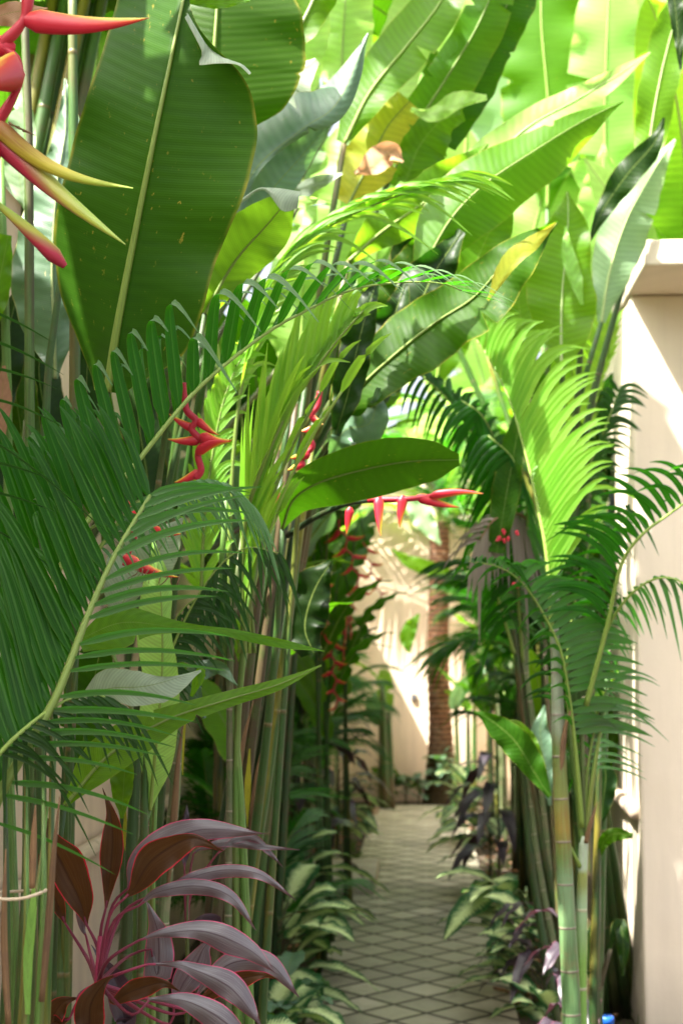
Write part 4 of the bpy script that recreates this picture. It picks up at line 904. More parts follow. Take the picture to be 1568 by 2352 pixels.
leafP(T, [(800, 980, 3.75), (860, 850, 3.75), (900, 740, 3.75), (930, 650, 3.78)], [30, 60, 50, 10], [30, 60, 56, 10], 'dark', rip=.04, rf=3, n=50, wob=.06)
leafP(T, [(880, 900, 3.85), (930, 780, 3.85), (990, 640, 3.85), (1060, 530, 3.9)], [30, 70, 60, 10], [30, 70, 60, 10], 'dark', rip=.04, rf=3, n=50, wob=.05)
leafP(T, [(760, 1060, 3.7), (790, 990, 3.65), (850, 970, 3.62), (868, 890, 3.6)], [10, 24, 24, 4], [14, 40, 40, 6], 'waxy', rip=.03, rf=2.5, wob=.05)
leafP(T, [(720, 1500, 3.9), (700, 1440, 3.9), (720, 1360, 3.9), (760, 1290, 3.9)], [30, 66, 60, 10], [20, 50, 40, 6], 'dark', rip=.02)
fl = None
# crossing hanging flower under the leaf
stemP(T, [(660, 1230, 3.5), (730, 1185, 3.4), (800, 1156, 3.32), (850, 1149, 3.3)], [.008, .007, .006], 'stem_dk')
g_ = MB(); tube(g_, [P(*q) for q in ((845, 1148, 3.3), (940, 1146, 3.28), (1000, 1138, 3.28), (1040, 1136, 3.27))], lambda t: .008*(1-.4*t), 8, steps=30)
fl = g_.build('flower', M['redr'], T, label='red and yellow flower hanging under the crossing leaf')
br((870, 1140, 3.28), (874, 1232, 3.26), 13, (1, 0), bend=.02)
br((926, 1138, 3.28), (918, 1212, 3.27), 13, (1, 0), bend=.02)
br((955, 1140, 3.28), (1056, 1165, 3.27), 13, (.3, -1), bend=.03)
br((985, 1140, 3.27), (1110, 1134, 3.25), 11, (0, 1), bend=.05)
br((805, 1165, 3.3), (796, 1228, 3.3), 11, (1, 0), bend=.02, label='yellow bract')
br((640, 1130, 3.3), (606, 1200, 3.25), 12, (.6, .6), bend=.03)
br((560, 1185, 3.0), (600, 1222, 2.95), 9, (.6, -.6), bend=.03)
def zigzag(T, pts, brs, w=.007, label='red zigzag flower with pointed bracts'):
    global fl
    g_ = MB(); tube(g_, [P(*q) for q in pts], w, 8, steps=len(pts)*6)
    fl = g_.build('flower', M['redr'], T, label=label)
    for b in brs: br(*b)
T = thing('flowering_heliconia', 'heliconia with a red zigzag flower seen through the leaflets of the big front frond', 'heliconia', root(330, 2.7))
rw = T.location
stemP(T, [('w', tuple(rw)), (340, 1500, 2.75), (380, 1000, 2.75), (410, 850, 2.72), (424, 900, 2.7)], [.015, .012, .009, .007, .006])
zigzag(T, [(420, 880, 2.7), (428, 940, 2.7), (450, 965, 2.7), (440, 985, 2.7), (456, 1005, 2.7), (470, 1020, 2.7), (455, 1045, 2.7), (462, 1080, 2.7), (448, 1100, 2.7)],
       [((450, 962, 2.7), (505, 1000, 2.68), 11, (.3, -1), 'bract', .05), ((445, 985, 2.7), (388, 950, 2.7), 11, (0, -1), 'bract', .05), ((460, 1000, 2.69), (535, 1010, 2.66), 16, (.2, -1), 'bract', .1), ((450, 1040, 2.69), (530, 1015, 2.66), 14, (.3, 1), 'bract', .08),
        ((462, 1010, 2.7), (384, 1008, 2.7), 13, (0, -1), 'bract', .05), ((462, 1082, 2.7), (400, 1108, 2.7), 12, (0, -1), 'bract', .05)])
zigzag(T, [(300, 1150, 2.65), (298, 1200, 2.65), (310, 1230, 2.65), (296, 1270, 2.65), (286, 1300, 2.65)],
       [((284, 1278, 2.6), (412, 1326, 2.58), 16, (.3, -1), 'bract', .06), ((350, 1215, 2.65), (418, 1226, 2.6), 12, (.2, -1), 'bract', .05), ((302, 1190, 2.65), (330, 1140, 2.65), 10, (1, 0), 'bract', .05)], .005, 'lower red flower with withered brown petals')
g_ = MB()
for k in range(9): tube(g_, [P(300+k*14, 1300+3*k, 2.585), P(296+k*14+r_.uniform(-8, 8), 1312+3*k, 2.58), P(290+k*14+r_.uniform(-14, 14), 1325+4*k, 2.58)], [.0016, .0012, .0004], 5, steps=4)
g_.build('withered_petals', M['dry'], T)
T = thing('flowering_heliconia', 'heliconia with red zigzag flower hanging among the leaning canes at mid height', 'heliconia', root(560, 3.4))
stemP(T, [('w', tuple(T.location)), (660, 1500, 3.4), (700, 1000, 3.38), (725, 880, 3.35), (732, 915, 3.33)], [.015, .012, .009, .007, .006])
zigzag(T, [(734, 900, 3.3), (730, 930, 3.3), (716, 955, 3.3), (728, 975, 3.3), (710, 1000, 3.3), (718, 1025, 3.3), (700, 1045, 3.3), (690, 1062, 3.3), (704, 1090, 3.3)],
       [((716, 958, 3.3), (742, 975, 3.28), 10, (0, -1), 'bract', .05), ((718, 985, 3.3), (690, 990, 3.3), 9, (0, -1), 'bract', .05), ((712, 1040, 3.3), (664, 1052, 3.28), 13, (0, -1), 'bract', .05), ((700, 1062, 3.3), (660, 1080, 3.28), 12, (0, -1), 'bract', .04), ((735, 905, 3.3), (720, 960, 3.3), 8, (1, 0), 'bract', .03)])

FH = 'flowering_heliconia'
for k, (u, v, d, n_f, lb) in enumerate(((785, 1215, 7.0, 2, 'heliconia with red and yellow flowers, highest of the far left flowering ones'), (800, 1385, 7.6, 2, 'heliconia with coral red flowers low among the far left leaves near the path'), (838, 1262, 8.4, 2, 'heliconia with orange tipped flowers nearest the far wall opening on the left'), (640, 1260, 4.6, 1, 'shaded heliconia with a small dark red flower between the mid left canes'))):
    p = P(u, v, d); T = thing(FH, lb, 'heliconia', (p.x-.12, d+.1, 0))
    for q in range(n_f):
        a = p+Vector((-.09*q, 0, -.22*q))
        g_ = MB(); tube(g_, [T.location+Vector((.03*q, 0, 0)), T.location+Vector((0, 0, a.z*.6)), a+Vector((-.05, 0, .2)), a+Vector((0, 0, .05))], [.015, .012, .008, .005], 7, steps=14); g_.build('stem', M['stem'], T)
        hang_flower(T, a, (.42, .42, .4, .3)[k], k*2+q)
    for q in range(4):
        az = (2.4, -.6, 3.6, .9)[q]; e = R(55+6*q); pl_leaf(T, T.location+Vector((0, 0, p.z*(.6+.1*q))), up_(az, e), up_(az+math.pi, math.pi/2-e), .6, .6, ('mid', 'deep')[q % 2], q)
# ================================================================== upper middle and right: big sunlit leaves
T = thing('banana_plant', 'banana like plant with broad green blades pointing up at the top centre', 'banana plant', root(490, 4.9))
rw = T.location
leafP(T, [(790, 330, 4.5), (850, 210, 4.5), (930, 110, 4.5), (1000, 20, 4.52), (1060, -80, 4.55), (1120, -200, 4.6)], [20, 52, 60, 62, 50, 30, 3], [10, 40, 54, 60, 50, 26, 3], 'mid', dl=.06, dr=-.03, rip=.02, rf=4, n=60, rib='rachis', ribr=.006, wob=.012, tear=((.45, 1, .012),))
leafP(T, [(890, 420, 4.7), (950, 300, 4.7), (1030, 170, 4.7), (1090, 70, 4.7), (1140, -40, 4.72), (1200, -180, 4.75)], [20, 50, 48, 46, 44, 30, 3], [20, 60, 70, 66, 60, 40, 3], 'mid', dl=.02, dr=.05, rip=.02, rf=4, n=60, rib='rachis', ribr=.006, wob=.015)
leafP(T, [(1010, 330, 4.8), (1060, 220, 4.8), (1110, 110, 4.8), (1170, 0, 4.8), (1240, -120, 4.85)], [20, 40, 46, 40, 3], [40, 62, 64, 58, 3], 'deep', dl=.02, dr=.05, rip=.02, rf=4, n=50, rib='midrib', ribr=.006)
leafP(T, [(800, 470, 4.6), (850, 370, 4.6), (890, 290, 4.6), (940, 232, 4.6)], [30, 70, 56, 34], [20, 60, 62, 44], 'yellow', dl=.02, dr=.05, rip=.02, rf=3, n=40, rib='midrib', ribr=.005, label='yellowing leaf with a broken end')
leafP(T, [(815, 400, 4.52), (860, 380, 4.5), (895, 350, 4.5), (925, 372, 4.48)], [6, 34, 30, 3], [3, 20, 26, 3], 'brown', rip=.03, rf=2, name='dead_leaf', label='curled dry pinkish brown leaf end')
leafP(T, [(930, 420, 4.6), (960, 340, 4.6), (1010, 280, 4.6), (1064, 262, 4.6)], [20, 40, 36, 10], [30, 66, 50, 16], 'mid', dl=-.03, dr=.06, rip=.02, rf=3, n=40)
leafP(T, [(944, 250, 4.5), (990, 262, 4.5), (1050, 240, 4.5), (1118, 226, 4.52)], [4, 18, 30, 10], [6, 20, 10, 4], 'lime', dl=.03, rip=.02, rf=3, n=40)
leafP(T, [(880, 300, 4.9), (900, 200, 4.9), (930, 100, 4.9), (960, 0, 4.9), (980, -120, 4.9)], [10, 50, 60, 50, 3], [10, 50, 60, 50, 3], 'lime', rip=.02, rib='midrib_lt')
stemP(T, [('w', tuple(rw)), (655, 1300, 4.8), (730, 700, 4.6), (790, 330, 4.5)], [.022, .02, .016, .010])
stemP(T, [('w', (rw.x+.03, rw.y, 0)), (670, 1300, 4.9), (790, 700, 4.8), (890, 420, 4.7)], [.022, .02, .016, .010])
stemP(T, [('w', (rw.x+.06, rw.y+.1, 0)), (690, 1300, 4.9), (860, 700, 4.85), (1010, 330, 4.8)], [.022, .02, .016, .010])
stemP(T, [('w', (rw.x-.1, rw.y+.1, 0)), (650, 1300, 4.8), (750, 700, 4.65), (800, 470, 4.6)], [.02, .018, .014, .010])

T = thing('banana_plant', 'leaning banana with a long grey green blade pointing up to the right', 'banana plant', root(490, 4.5))
rw = T.location
leafP(T, [(960, 640, 3.9), (1030, 510, 3.9), (1110, 425, 3.92), (1220, 350, 3.95), (1330, 282, 4.0), (1430, 232, 4.05)], [20, 60, 76, 62, 42, 26, 2], [10, 62, 92, 88, 76, 44, 3], 'mid', dl=.04, dr=.06, rip=.012, rf=3, n=70, m=9, rib='rachis', ribr=.004, wob=.01, label='long grey green blade pointing up to the right')
leafP(T, [(980, 560, 4.3), (1080, 420, 4.3), (1200, 300, 4.3), (1320, 230, 4.32), (1420, 170, 4.35), (1492, 120, 4.38)], [20, 50, 52, 40, 32, 20, 2], [30, 70, 60, 44, 40, 24, 2], 'lime', dl=.02, dr=-.05, rip=.02, rf=3, n=60, rib='midrib_lt', ribr=.004, wob=.02, label='long sunlit pale blade with a wavy rim')
leafP(T, [(800, 600, 4.0), (880, 530, 4.0), (980, 460, 4.0), (1060, 390, 4.0), (1120, 330, 4.05)], [10, 50, 60, 46, 3], [10, 40, 60, 52, 3], 'mid', dl=-.03, dr=.05, rip=.02, rf=3, n=50, rib='midrib')
leafP(T, [(900, 680, 4.1), (960, 560, 4.1), (1020, 470, 4.1), (1070, 400, 4.1)], [20, 50, 50, 6], [20, 60, 56, 6], 'dark', dl=-.03, dr=.05, rip=.02, rf=3, n=40)
leafP(T, [(860, 760, 4.0), (930, 640, 4.0), (980, 560, 4.0), (1010, 500, 4.0)], [30, 50, 40, 6], [20, 60, 46, 6], 'deep', dl=-.03, dr=.05, rip=.03, rf=3, n=40)
leafP(T, [(1060, 720, 4.3), (1090, 610, 4.3), (1130, 520, 4.3), (1180, 430, 4.3)], [10, 46, 40, 5], [10, 46, 50, 5], 'mid', rip=.02, n=40)
leafP(T, [(980, 760, 4.4), (1000, 680, 4.4), (1060, 600, 4.4), (1120, 560, 4.4)], [10, 46, 30, 5], [10, 36, 30, 5], 'waxy', rip=.02, n=40)
for k, (u, v, d) in enumerate(((960, 640, 3.9), (980, 560, 4.3), (800, 600, 4.0), (900, 680, 4.1), (860, 760, 4.0), (780, 1000, 3.7), (800, 980, 3.75), (880, 900, 3.85))):
    b = Vector((rw.x+.03*(k % 4)-.09, rw.y+.05*(k//2)-.1, 0))
    stemP(T, [('w', b), (590+9*k, 1500, 4.3), (675+9*k, 1080, 4.1), (u, v, d)], [.018, .016, .013, .008], ('stem_dk', 'stem')[k % 2])

T = thing('banana_plant', 'upright banana behind the right palm, its broad vertical leaf with a bright folded rim', 'banana plant', (.80, 6.2, 0))
rw = T.location
leafP(T, [(1290, 860, 5.0), (1288, 780, 5.0), (1290, 680, 5.0), (1300, 560, 5.0), (1304, 490, 5.0), (1302, 440, 5.02)], [4, 44, 82, 80, 52, 3], [4, 62, 80, 60, 50, 3], 'mid', dl=.06, dr=-.05, rip=.015, rf=4, n=60, m=9, rib='midrib_lt', ribr=.006, wob=.015)
leafP(T, [(1336, 700, 4.95), (1322, 660, 4.94), (1300, 590, 4.94), (1298, 520, 4.95)], [4, 10, 10, 2], [4, 22, 20, 3], 'lime', rip=.01, n=30, label='folded bright rim of the leaf')
leafP(T, [(1380, 740, 5.3), (1400, 620, 5.3), (1440, 500, 5.3), (1500, 390, 5.3), (1550, 320, 5.3)], [10, 40, 56, 40, 3], [10, 50, 60, 40, 3], 'pale', dl=.03, dr=.05, rip=.02, rf=3, n=50, rib='midrib_lt')
leafP(T, [(1350, 560, 5.2), (1385, 480, 5.2), (1440, 400, 5.2), (1500, 330, 5.2), (1524, 270, 5.2)], [3, 16, 30, 24, 3], [3, 20, 30, 26, 3], 'dark', rip=.015, n=40)
leafP(T, [(1480, 480, 5.4), (1490, 330, 5.4), (1515, 180, 5.4), (1550, 40, 5.4), (1580, -80, 5.4)], [3, 34, 44, 40, 3], [3, 34, 44, 40, 3], 'mid', rip=.02, n=50, rib='midrib_lt')
leafP(T, [(1562, 160, 4.6), (1556, 80, 4.6), (1548, 0, 4.6), (1540, -90, 4.6)], [3, 12, 16, 3], [3, 16, 20, 3], 'dark', rip=.01, n=30)
leafP(T, [(1180, 900, 5.4), (1200, 800, 5.4), (1190, 680, 5.4), (1200, 600, 5.4)], [5, 40, 40, 4], [5, 40, 40, 4], 'mid', rip=.02, n=40)
for k, (u, v, d) in enumerate(((1290, 860, 5.0), (1380, 740, 5.3), (1350, 560, 5.2), (1480, 480, 5.4), (1180, 900, 5.4))):
    stemP(T, [('w', (rw.x+.05*(k-2), rw.y+.04*k, 0)), (1300+10*k, 1500, 5.6), (1290+14*k, 1050, 5.4), (u, v, d)], [.025, .022, .016, .009], 'stem')

# ================================================================== right areca palm in front of the wall
T = thing('areca_palm', 'right areca palm with a thick orange and blue green ringed trunk and thinner pale one', 'palm', root(1310, 4.0))
D4 = 4.0
b1 = P(1312, 2352, D4); b2 = P(1333, 2352, 4.05)
stemP(T, [('w', (b1.x, b1.y, 0)), (1312, 2352, D4), (1303, 2150, D4), (1292, 1920, D4), (1284, 1760, D4), (1280, 1640, D4), (1276, 1530, D4), (1272, 1440, D4)], [.029, .027, .026, .025, .023, .021, .018, .012], 'trunk_a', 'trunk', n=14, steps=60)
stemP(T, [('w', (b2.x, b2.y, 0)), (1333, 2352, 4.05), (1334, 2150, 4.05), (1337, 1990, 4.05), (1340, 1920, 4.05)], [.018, .0175, .017, .016, .013], 'trunk_b', 'trunk', n=12, steps=40)
for pts in ([(1336, 1935, 4.05), (1322, 1800, 4.04), (1300, 1640, 4.03)], [(1340, 1930, 4.05), (1338, 1790, 4.05), (1334, 1640, 4.05)], [(1343, 1935, 4.05), (1358, 1800, 4.05), (1392, 1590, 4.06)]):
    stemP(T, pts, [.010, .007, .006], 'stem_lt', 'leaf_stalk')
stemP(T, [(1344, 1935, 4.04), (1356, 1890, 4.03), (1371, 1842, 4.03)], [.007, .006, .001], 'dry', 'dry_sheath')
stemP(T, [(1330, 1990, 4.04), (1318, 1965, 4.02), (1303, 1930, 4.02)], [.007, .005, .003], 'rachis', 'cut_stalk')
stemP(T, [(1284, 1790, 3.99), (1296, 1680, 3.98), (1310, 1630, 3.98)], [.008, .008, .003], 'dry', 'dry_sheath')
# crown fronds
frondP(T, [(1336, 1900, 4.04), (1318, 1700, 4.0), (1299, 1557, 3.96), (1284, 1488, 3.94), (1254, 1423, 3.92), (1214, 1358, 3.9), (1174, 1318, 3.88), (1130, 1298, 3.86), (1075, 1290, 3.86)], [
    (32, .30, 1., [(0, 150, -10, .1), (.4, 170, -40, .1), (.55, 150, -75, .08), (.7, 100, -100, .05), (.85, 40, -70, 0), (1, -20, -20, 0)], [(0, 30, 60, 0), (.6, 30, 60, 0), (1, 10, 40, 0)], .026, 2.6, dict(fold=.3, tw=.3)),
    (15, .32, 1., [(0, -10, -110, -.1), (.4, -30, -90, -.12), (.7, -60, -20, -.1), (1, -40, 10, 0)], [(0, -50, 80, 0), (.6, -30, 60, 0), (1, 0, 30, 0)], .012, 2.4, dict(fold=.4, tw=-.5))],
    'palm', 'rachis', (.008, .0015), seed=41, seg=11, jit=.04, label='front arching frond with glossy green leaflets')
frondP(T, [(1270, 1500, 4.0), (1256, 1290, 4.02), (1236, 1173, 4.05), (1209, 1053, 4.1), (1169, 918, 4.15), (1129, 838, 4.2), (1094, 780, 4.22)], [
    (40, .22, 1., [(0, 60, -130, 0), (.3, 120, -200, -.05), (.55, 130, -230, -.05), (.75, 90, -230, -.03), (1, 20, -110, 0)], [(0, 10, 50, 0), (1, 50, 50, 0)], .026, 4, dict(fold=.3, tw=.35)),
    (22, .3, 1., [(0, 20, -130, .12), (.5, 30, -180, .12), (1, 0, -110, 0)], [(0, 0, 50, 0), (1, 30, 50, 0)], .018, 3, dict(fold=.3, tw=-.3))],
    'palm_lit', 'rachis', (.008, .0015), seed=42, seg=10, jit=.03, label='tall sunlit yellow green frond')
frondP(T, [(1345, 1620, 4.0), (1390, 1450, 3.95), (1425, 1300, 3.9), (1469, 1233, 3.86), (1530, 1185, 3.83), (1590, 1145, 3.8), (1680, 1110, 3.78)], [
    (27, .28, 1., [(0, -90, -130, -.05), (.4, -110, -165, -.05), (.7, -90, -170, -.03), (1, -40, -120, 0)], [(0, -70, 130, 0), (.5, -60, 90, 0), (1, -40, 80, 0)], .018, 2.4, dict(fold=.4, tw=.5)),
    (14, .28, 1., [(0, -60, -60, .15), (.5, -60, -90, .15), (1, 20, -60, 0)], [(0, -50, 70, 0), (1, 0, 70, 0)], .014, 2.4, dict(fold=.4, tw=-.4))],
    'palm', 'rachis', (.008, .002), seed=43, seg=11, jit=.04, label='right frond with long hooked leaflets in front of the pier')
frondP(T, [(1345, 1640, 4.05), (1385, 1470, 4.0), (1430, 1385, 3.95), (1490, 1335, 3.9), (1550, 1330, 3.86), (1600, 1370, 3.84)], [
    (24, .2, 1., [(0, -40, -110, 0), (.5, -30, -80, 0), (.8, 30, -30, 0), (1, 50, 30, 0)], [(0, -20, 60, 0), (.5, 40, 120, 0), (1, 20, 100, 0)], .014, 2.4, dict(fold=.4, tw=.5)),
    (16, .2, 1., [(0, 70, -30, .1), (.5, 60, 10, .1), (1, 20, 60, 0)], [(0, 10, 60, 0), (1, 10, 90, 0)], .013, 2.4, dict(fold=.4, tw=-.4))],
    'palm', 'rachis', (.007, .0015), seed=44, seg=10, jit=.05, label='lower right frond with drooping pale tips')
frondP(T, [(1330, 1800, 4.1), (1300, 1560, 4.1), (1330, 1330, 4.1), (1380, 1200, 4.1), (1440, 1170, 4.1)], [
    (16, .25, 1., [(0, 90, -40, 0), (.5, 90, -90, 0), (1, 60, 20, 0)], [(0, 20, 60, 0), (1, 10, 70, 0)], .014, 2.4, {}), (26, .25, 1., [(0, -90, -80, 0), (.5, -90, -80, 0), (1, 0, -40, 0)], [(0, -20, 80, 0), (1, 10, 60, 0)], .014, 2.4, {})], 'palm_dark', 'rachis', (.006, .0015), seed=45)
frondP(T, [(1340, 1880, 4.05), (1350, 1760, 4.05), (1372, 1640, 4.05), (1400, 1560, 4.05)], [
    (14, .35, 1., [(0, 110, 0, 0), (1, 90, -60, 0)], [(0, 30, 60, 0), (1, 20, 50, 0)], .010, 2.4, {}), (10, .35, 1., [(0, -80, -20, 0), (1, -20, -80, 0)], [(0, -20, 60, 0), (1, 20, 50, 0)], .010, 2.4, {})], 'palm', 'rachis', (.006, .0015), seed=46)

# second right palm behind with pale greyish, partly dry fronds
T = thing('areca_palm', 'areca palm behind the right one with a grey dry hanging frond', 'palm', (.52, 5.6, 0))
rw = T.location
for k, (dx, tu, tv) in enumerate(((0, 1180, 1240), (.06, 1200, 1200), (.1, 1160, 1300), (-.03, 1150, 1180), (.14, 1240, 1260))):
    stemP(T, [('w', (rw.x+dx, rw.y+.1*k, 0)), (1210+14*k, 1900, 5.6), (tu, tv, 5.4)], [.017, .014, .010], ('stem_dk', 'cane')[k % 2], 'cane')
dkf = dict(fold=.4)
frondP(T, [(1170, 1300, 5.3), (1120, 1080, 5.2), (1060, 960, 5.1), (1000, 890, 5.05), (960, 860, 5.0)], [(30, .2, 1., [(0, 60, -110, 0), (.6, 20, -120, 0), (1, -40, -60, 0)], [(0, 20, 50, 0), (1, 20, 50, 0)], .03, 3, dkf), (24, .2, 1., [(0, -60, 60, 0), (1, -40, 50, 0)], [(0, -10, 60, 0), (1, 0, 50, 0)], .02, 3, dkf)], 'palm_dark', 'rachis', (.008, .002), seed=51)
frondP(T, [(1170, 1350, 5.3), (1180, 1220, 5.2), (1150, 1060, 5.1), (1110, 960, 5.0), (1060, 920, 5.0)], [(28, .3, 1., [(0, -60, 60, 0), (.6, -80, 40, 0), (1, -60, 30, 0)], [(0, -10, 90, 0), (1, 0, 60, 0)], .02, 2.5, dkf), (26, .3, 1., [(0, 60, 60, 0), (1, 20, 80, 0)], [(0, 10, 80, 0), (1, 0, 60, 0)], .02, 2.5, dkf)], 'palm', 'rachis', (.008, .002), seed=52)
frondP(T, [(1220, 1350, 5.3), (1236, 1260, 5.2), (1200, 1185, 5.1), (1140, 1190, 5.0), (1100, 1240, 5.0)], [(34, .1, 1., [(0, 20, 130, 0), (.6, 10, 130, 0), (1, -30, 80, 0)], [(0, 10, 40, 0), (1, 0, 60, 0)], .022, 2.5, dkf), (20, .1, 1., [(0, -60, -30, 0), (1, -80, 0, 0)], [(0, 10, 60, 0), (1, 0, 60, 0)], .014, 2.5, dkf)], 'palm_dry', 'dry', (.008, .002), seed=53, label='grey dry hanging frond')
frondP(T, [(1230, 1360, 5.5), (1330, 1120, 5.4), (1390, 980, 5.3), (1420, 900, 5.3)], [(28, .2, 1., [(0, 70, -50, 0), (1, 50, -50, 0)], [(0, 20, 60, 0), (1, 20, 50, 0)], .02, 2.5, dkf), (28, .2, 1., [(0, -70, -60, 0), (1, -40, -60, 0)], [(0, -10, 60, 0), (1, 20, 50, 0)], .02, 2.5, dkf)], 'palm_dark', 'rachis', (.008, .002), seed=54)
frondP(T, [(1240, 1360, 5.6), (1330, 1050, 5.6), (1380, 880, 5.6), (1410, 740, 5.6)], [(30, .3, 1., [(0, -90, -120, 0), (1, -60, -90, 0)], [(0, -10, 20, 0), (1, 10, 20, 0)], .026, 2.5, dkf), (24, .3, 1., [(0, 20, -120, 0), (1, 20, -90, 0)], [(0, 10, 20, 0), (1, 10, 20, 0)], .022, 2.5, dkf)], 'palm_lit', 'rachis', (.008, .002), seed=55)
frondP(T, [(1180, 1500, 5.3), (1140, 1360, 5.2), (1125, 1280, 5.1), (1090, 1235, 5.0)], [(30, .2, 1., [(0, 70, -10, 0), (.6, 60, -50, 0), (1, -10, -40, 0)], [(0, 20, 60, 0), (1, -20, 50, 0)], .016, 2.4, dkf), (26, .2, 1., [(0, -60, 10, 0), (1, -35, 20, 0)], [(0, -10, 70, 0), (1, 0, 60, 0)], .016, 2.4, dkf)], 'palm', 'rachis', (.007, .002), seed=56)
frondP(T, [(1200, 1520, 5.3), (1190, 1350, 5.2), (1210, 1180, 5.1), (1180, 1060, 5.0), (1120, 1000, 5.0)], [(26, .2, 1., [(0, 80, 10, 0), (1, 20, 60, 0)], [(0, 10, 60, 0), (1, 0, 60, 0)], .022, 2.4, dkf), (26, .2, 1., [(0, -80, 10, 0), (1, -70, 40, 0)], [(0, -10, 60, 0), (1, 0, 60, 0)], .022, 2.4, dkf)], 'palm', 'rachis', (.007, .002), seed=57)
leafP(T, [(1140, 1270, 5.0), (1165, 1120, 5.0), (1190, 980, 5.0), (1200, 900, 5.0)], [20, 34, 30, 6], [16, 30, 20, 4], 'deep', name='sheath', label='long olive striped sheath', rip=.01)
for k in range(8):
    q = P(1158+r_.uniform(-12, 14)+(20 if k > 5 else 0), 1225+r_.uniform(-12, 12)+(120 if k > 6 else 0), 5.0)
    g_ = MB(); bract(g_, q, q+Vector((r_.uniform(-.02, .02), -.01, -.018)), .009, (0, 0, 1), flat=.8); g_.build('red_berry', M['redr'], T)

# bottle with the blue cap
bp = Vector((P(1391, 2345, 5.15).x, 5.15, 0)); zt = P(1391, 2333, 5.15).z
T = thing('plastic_bottle', 'clear plastic bottle with bright blue cap standing by the right wall', 'bottle', bp)
gl = NT('clear_bottle'); b_ = gl.n('BsdfPrincipled'); b_.inputs['Base Color'].default_value = (.75, .85, .9, 1); b_.inputs['Roughness'].default_value = .12; b_.inputs['Transmission Weight'].default_value = .7; gl.l(b_.outputs[0], gl.out.inputs[0]); M['bottle'] = gl.m
zc = zt-.03
g_ = MB(); prof = [(0, .0), (.002, .045), (.02, .05), (zc*.3, .05), (zc*.32, .047), (zc*.5, .05), (zc*.75, .05), (zc*.86, .04), (zc*.94, .024), (zc, .021)]
g_.grid([[bp+Vector((r*math.cos(a*.3927), r*math.sin(a*.3927), z)) for a in range(16)] for z, r in prof], ([p[0] for p in prof], None), 0, True); g_.build('bottle_body', M['bottle'], T)
g_ = MB(); prof = [(zc+.001, .0), (zc+.001, .028), (zc+.026, .027), (zc+.030, .024), (zc+.030, .0)]
g_.grid([[bp+Vector((r*math.cos(a*.3927), r*math.sin(a*.3927), z)) for a in range(16)] for z, r in prof], ([p[0] for p in prof], None), 0, True); g_.build('cap', M['blue'], T)
# dark leaves between the palm and the wall
T = thing('heliconia_plant', 'dark shaded heliconia with drooping leaves against the right wall behind the ringed trunk', 'heliconia', (.62, 5.0, 0))
rw = T.location
for q in (([(1262, 1830, 4.6), (1230, 1780, 4.6), (1180, 1700, 4.6), (1120, 1650, 4.6), (1088, 1636, 4.6)], [6, 20, 34, 30, 3], [6, 30, 34, 24, 3], 'deep'), ([(1262, 1850, 4.8), (1250, 1760, 4.8), (1240, 1680, 4.8), (1250, 1620, 4.8)], [4, 20, 26, 3], [4, 20, 24, 3], 'waxy'),
          ([(1375, 1970, 4.7), (1385, 1935, 4.68), (1410, 1915, 4.66), (1452, 1920, 4.66)], [4, 14, 14, 6], [4, 14, 18, 6], 'deep'), ([(1378, 1900, 4.8), (1384, 1840, 4.8), (1390, 1780, 4.8), (1380, 1730, 4.8)], [4, 22, 26, 3], [4, 22, 26, 3], 'dark'),
          ([(1330, 1860, 4.9), (1322, 1780, 4.9), (1330, 1700, 4.9), (1350, 1640, 4.9)], [4, 26, 26, 3], [4, 22, 26, 3], 'dark'), ([(1362, 2120, 4.8), (1348, 2170, 4.8), (1356, 2230, 4.8), (1366, 2280, 4.8)], [4, 18, 14, 3], [4, 14, 12, 3], 'dark'),
          ([(1400, 2180, 4.9), (1420, 2120, 4.9), (1430, 2160, 4.88), (1430, 2240, 4.88)], [4, 14, 14, 3], [4, 14, 14, 3], 'dark'), ([(1140, 1700, 4.7), (1170, 1670, 4.7), (1210, 1700, 4.7), (1250, 1760, 4.7)], [3, 20, 18, 3], [3, 20, 18, 3], 'mid')):
    leafP(T, *q, rip=.008, n=30)
for k, (u0, u1, v1) in enumerate(((1362, 1376, 1700), (1368, 1374, 1960), (1360, 1340, 1600), (1345, 1340, 1850), (1352, 1400, 2180), (1372, 1392, 1560), (1300, 1250, 1500), (1350, 1360, 1400))):
    d = 4.7+.06*k; b = P(u0, 2352, d); stemP(T, [('w', (b.x, b.y, 0)), (u0, 2352, d), ((u0+u1)/2, (2352+v1)/2, d), (u1, v1, d)], [.018, .016, .013, .007], ('stem_dk', 'stem', 'stem_rd', 'stem')[k % 4] if k != 4 else 'stem_rd')

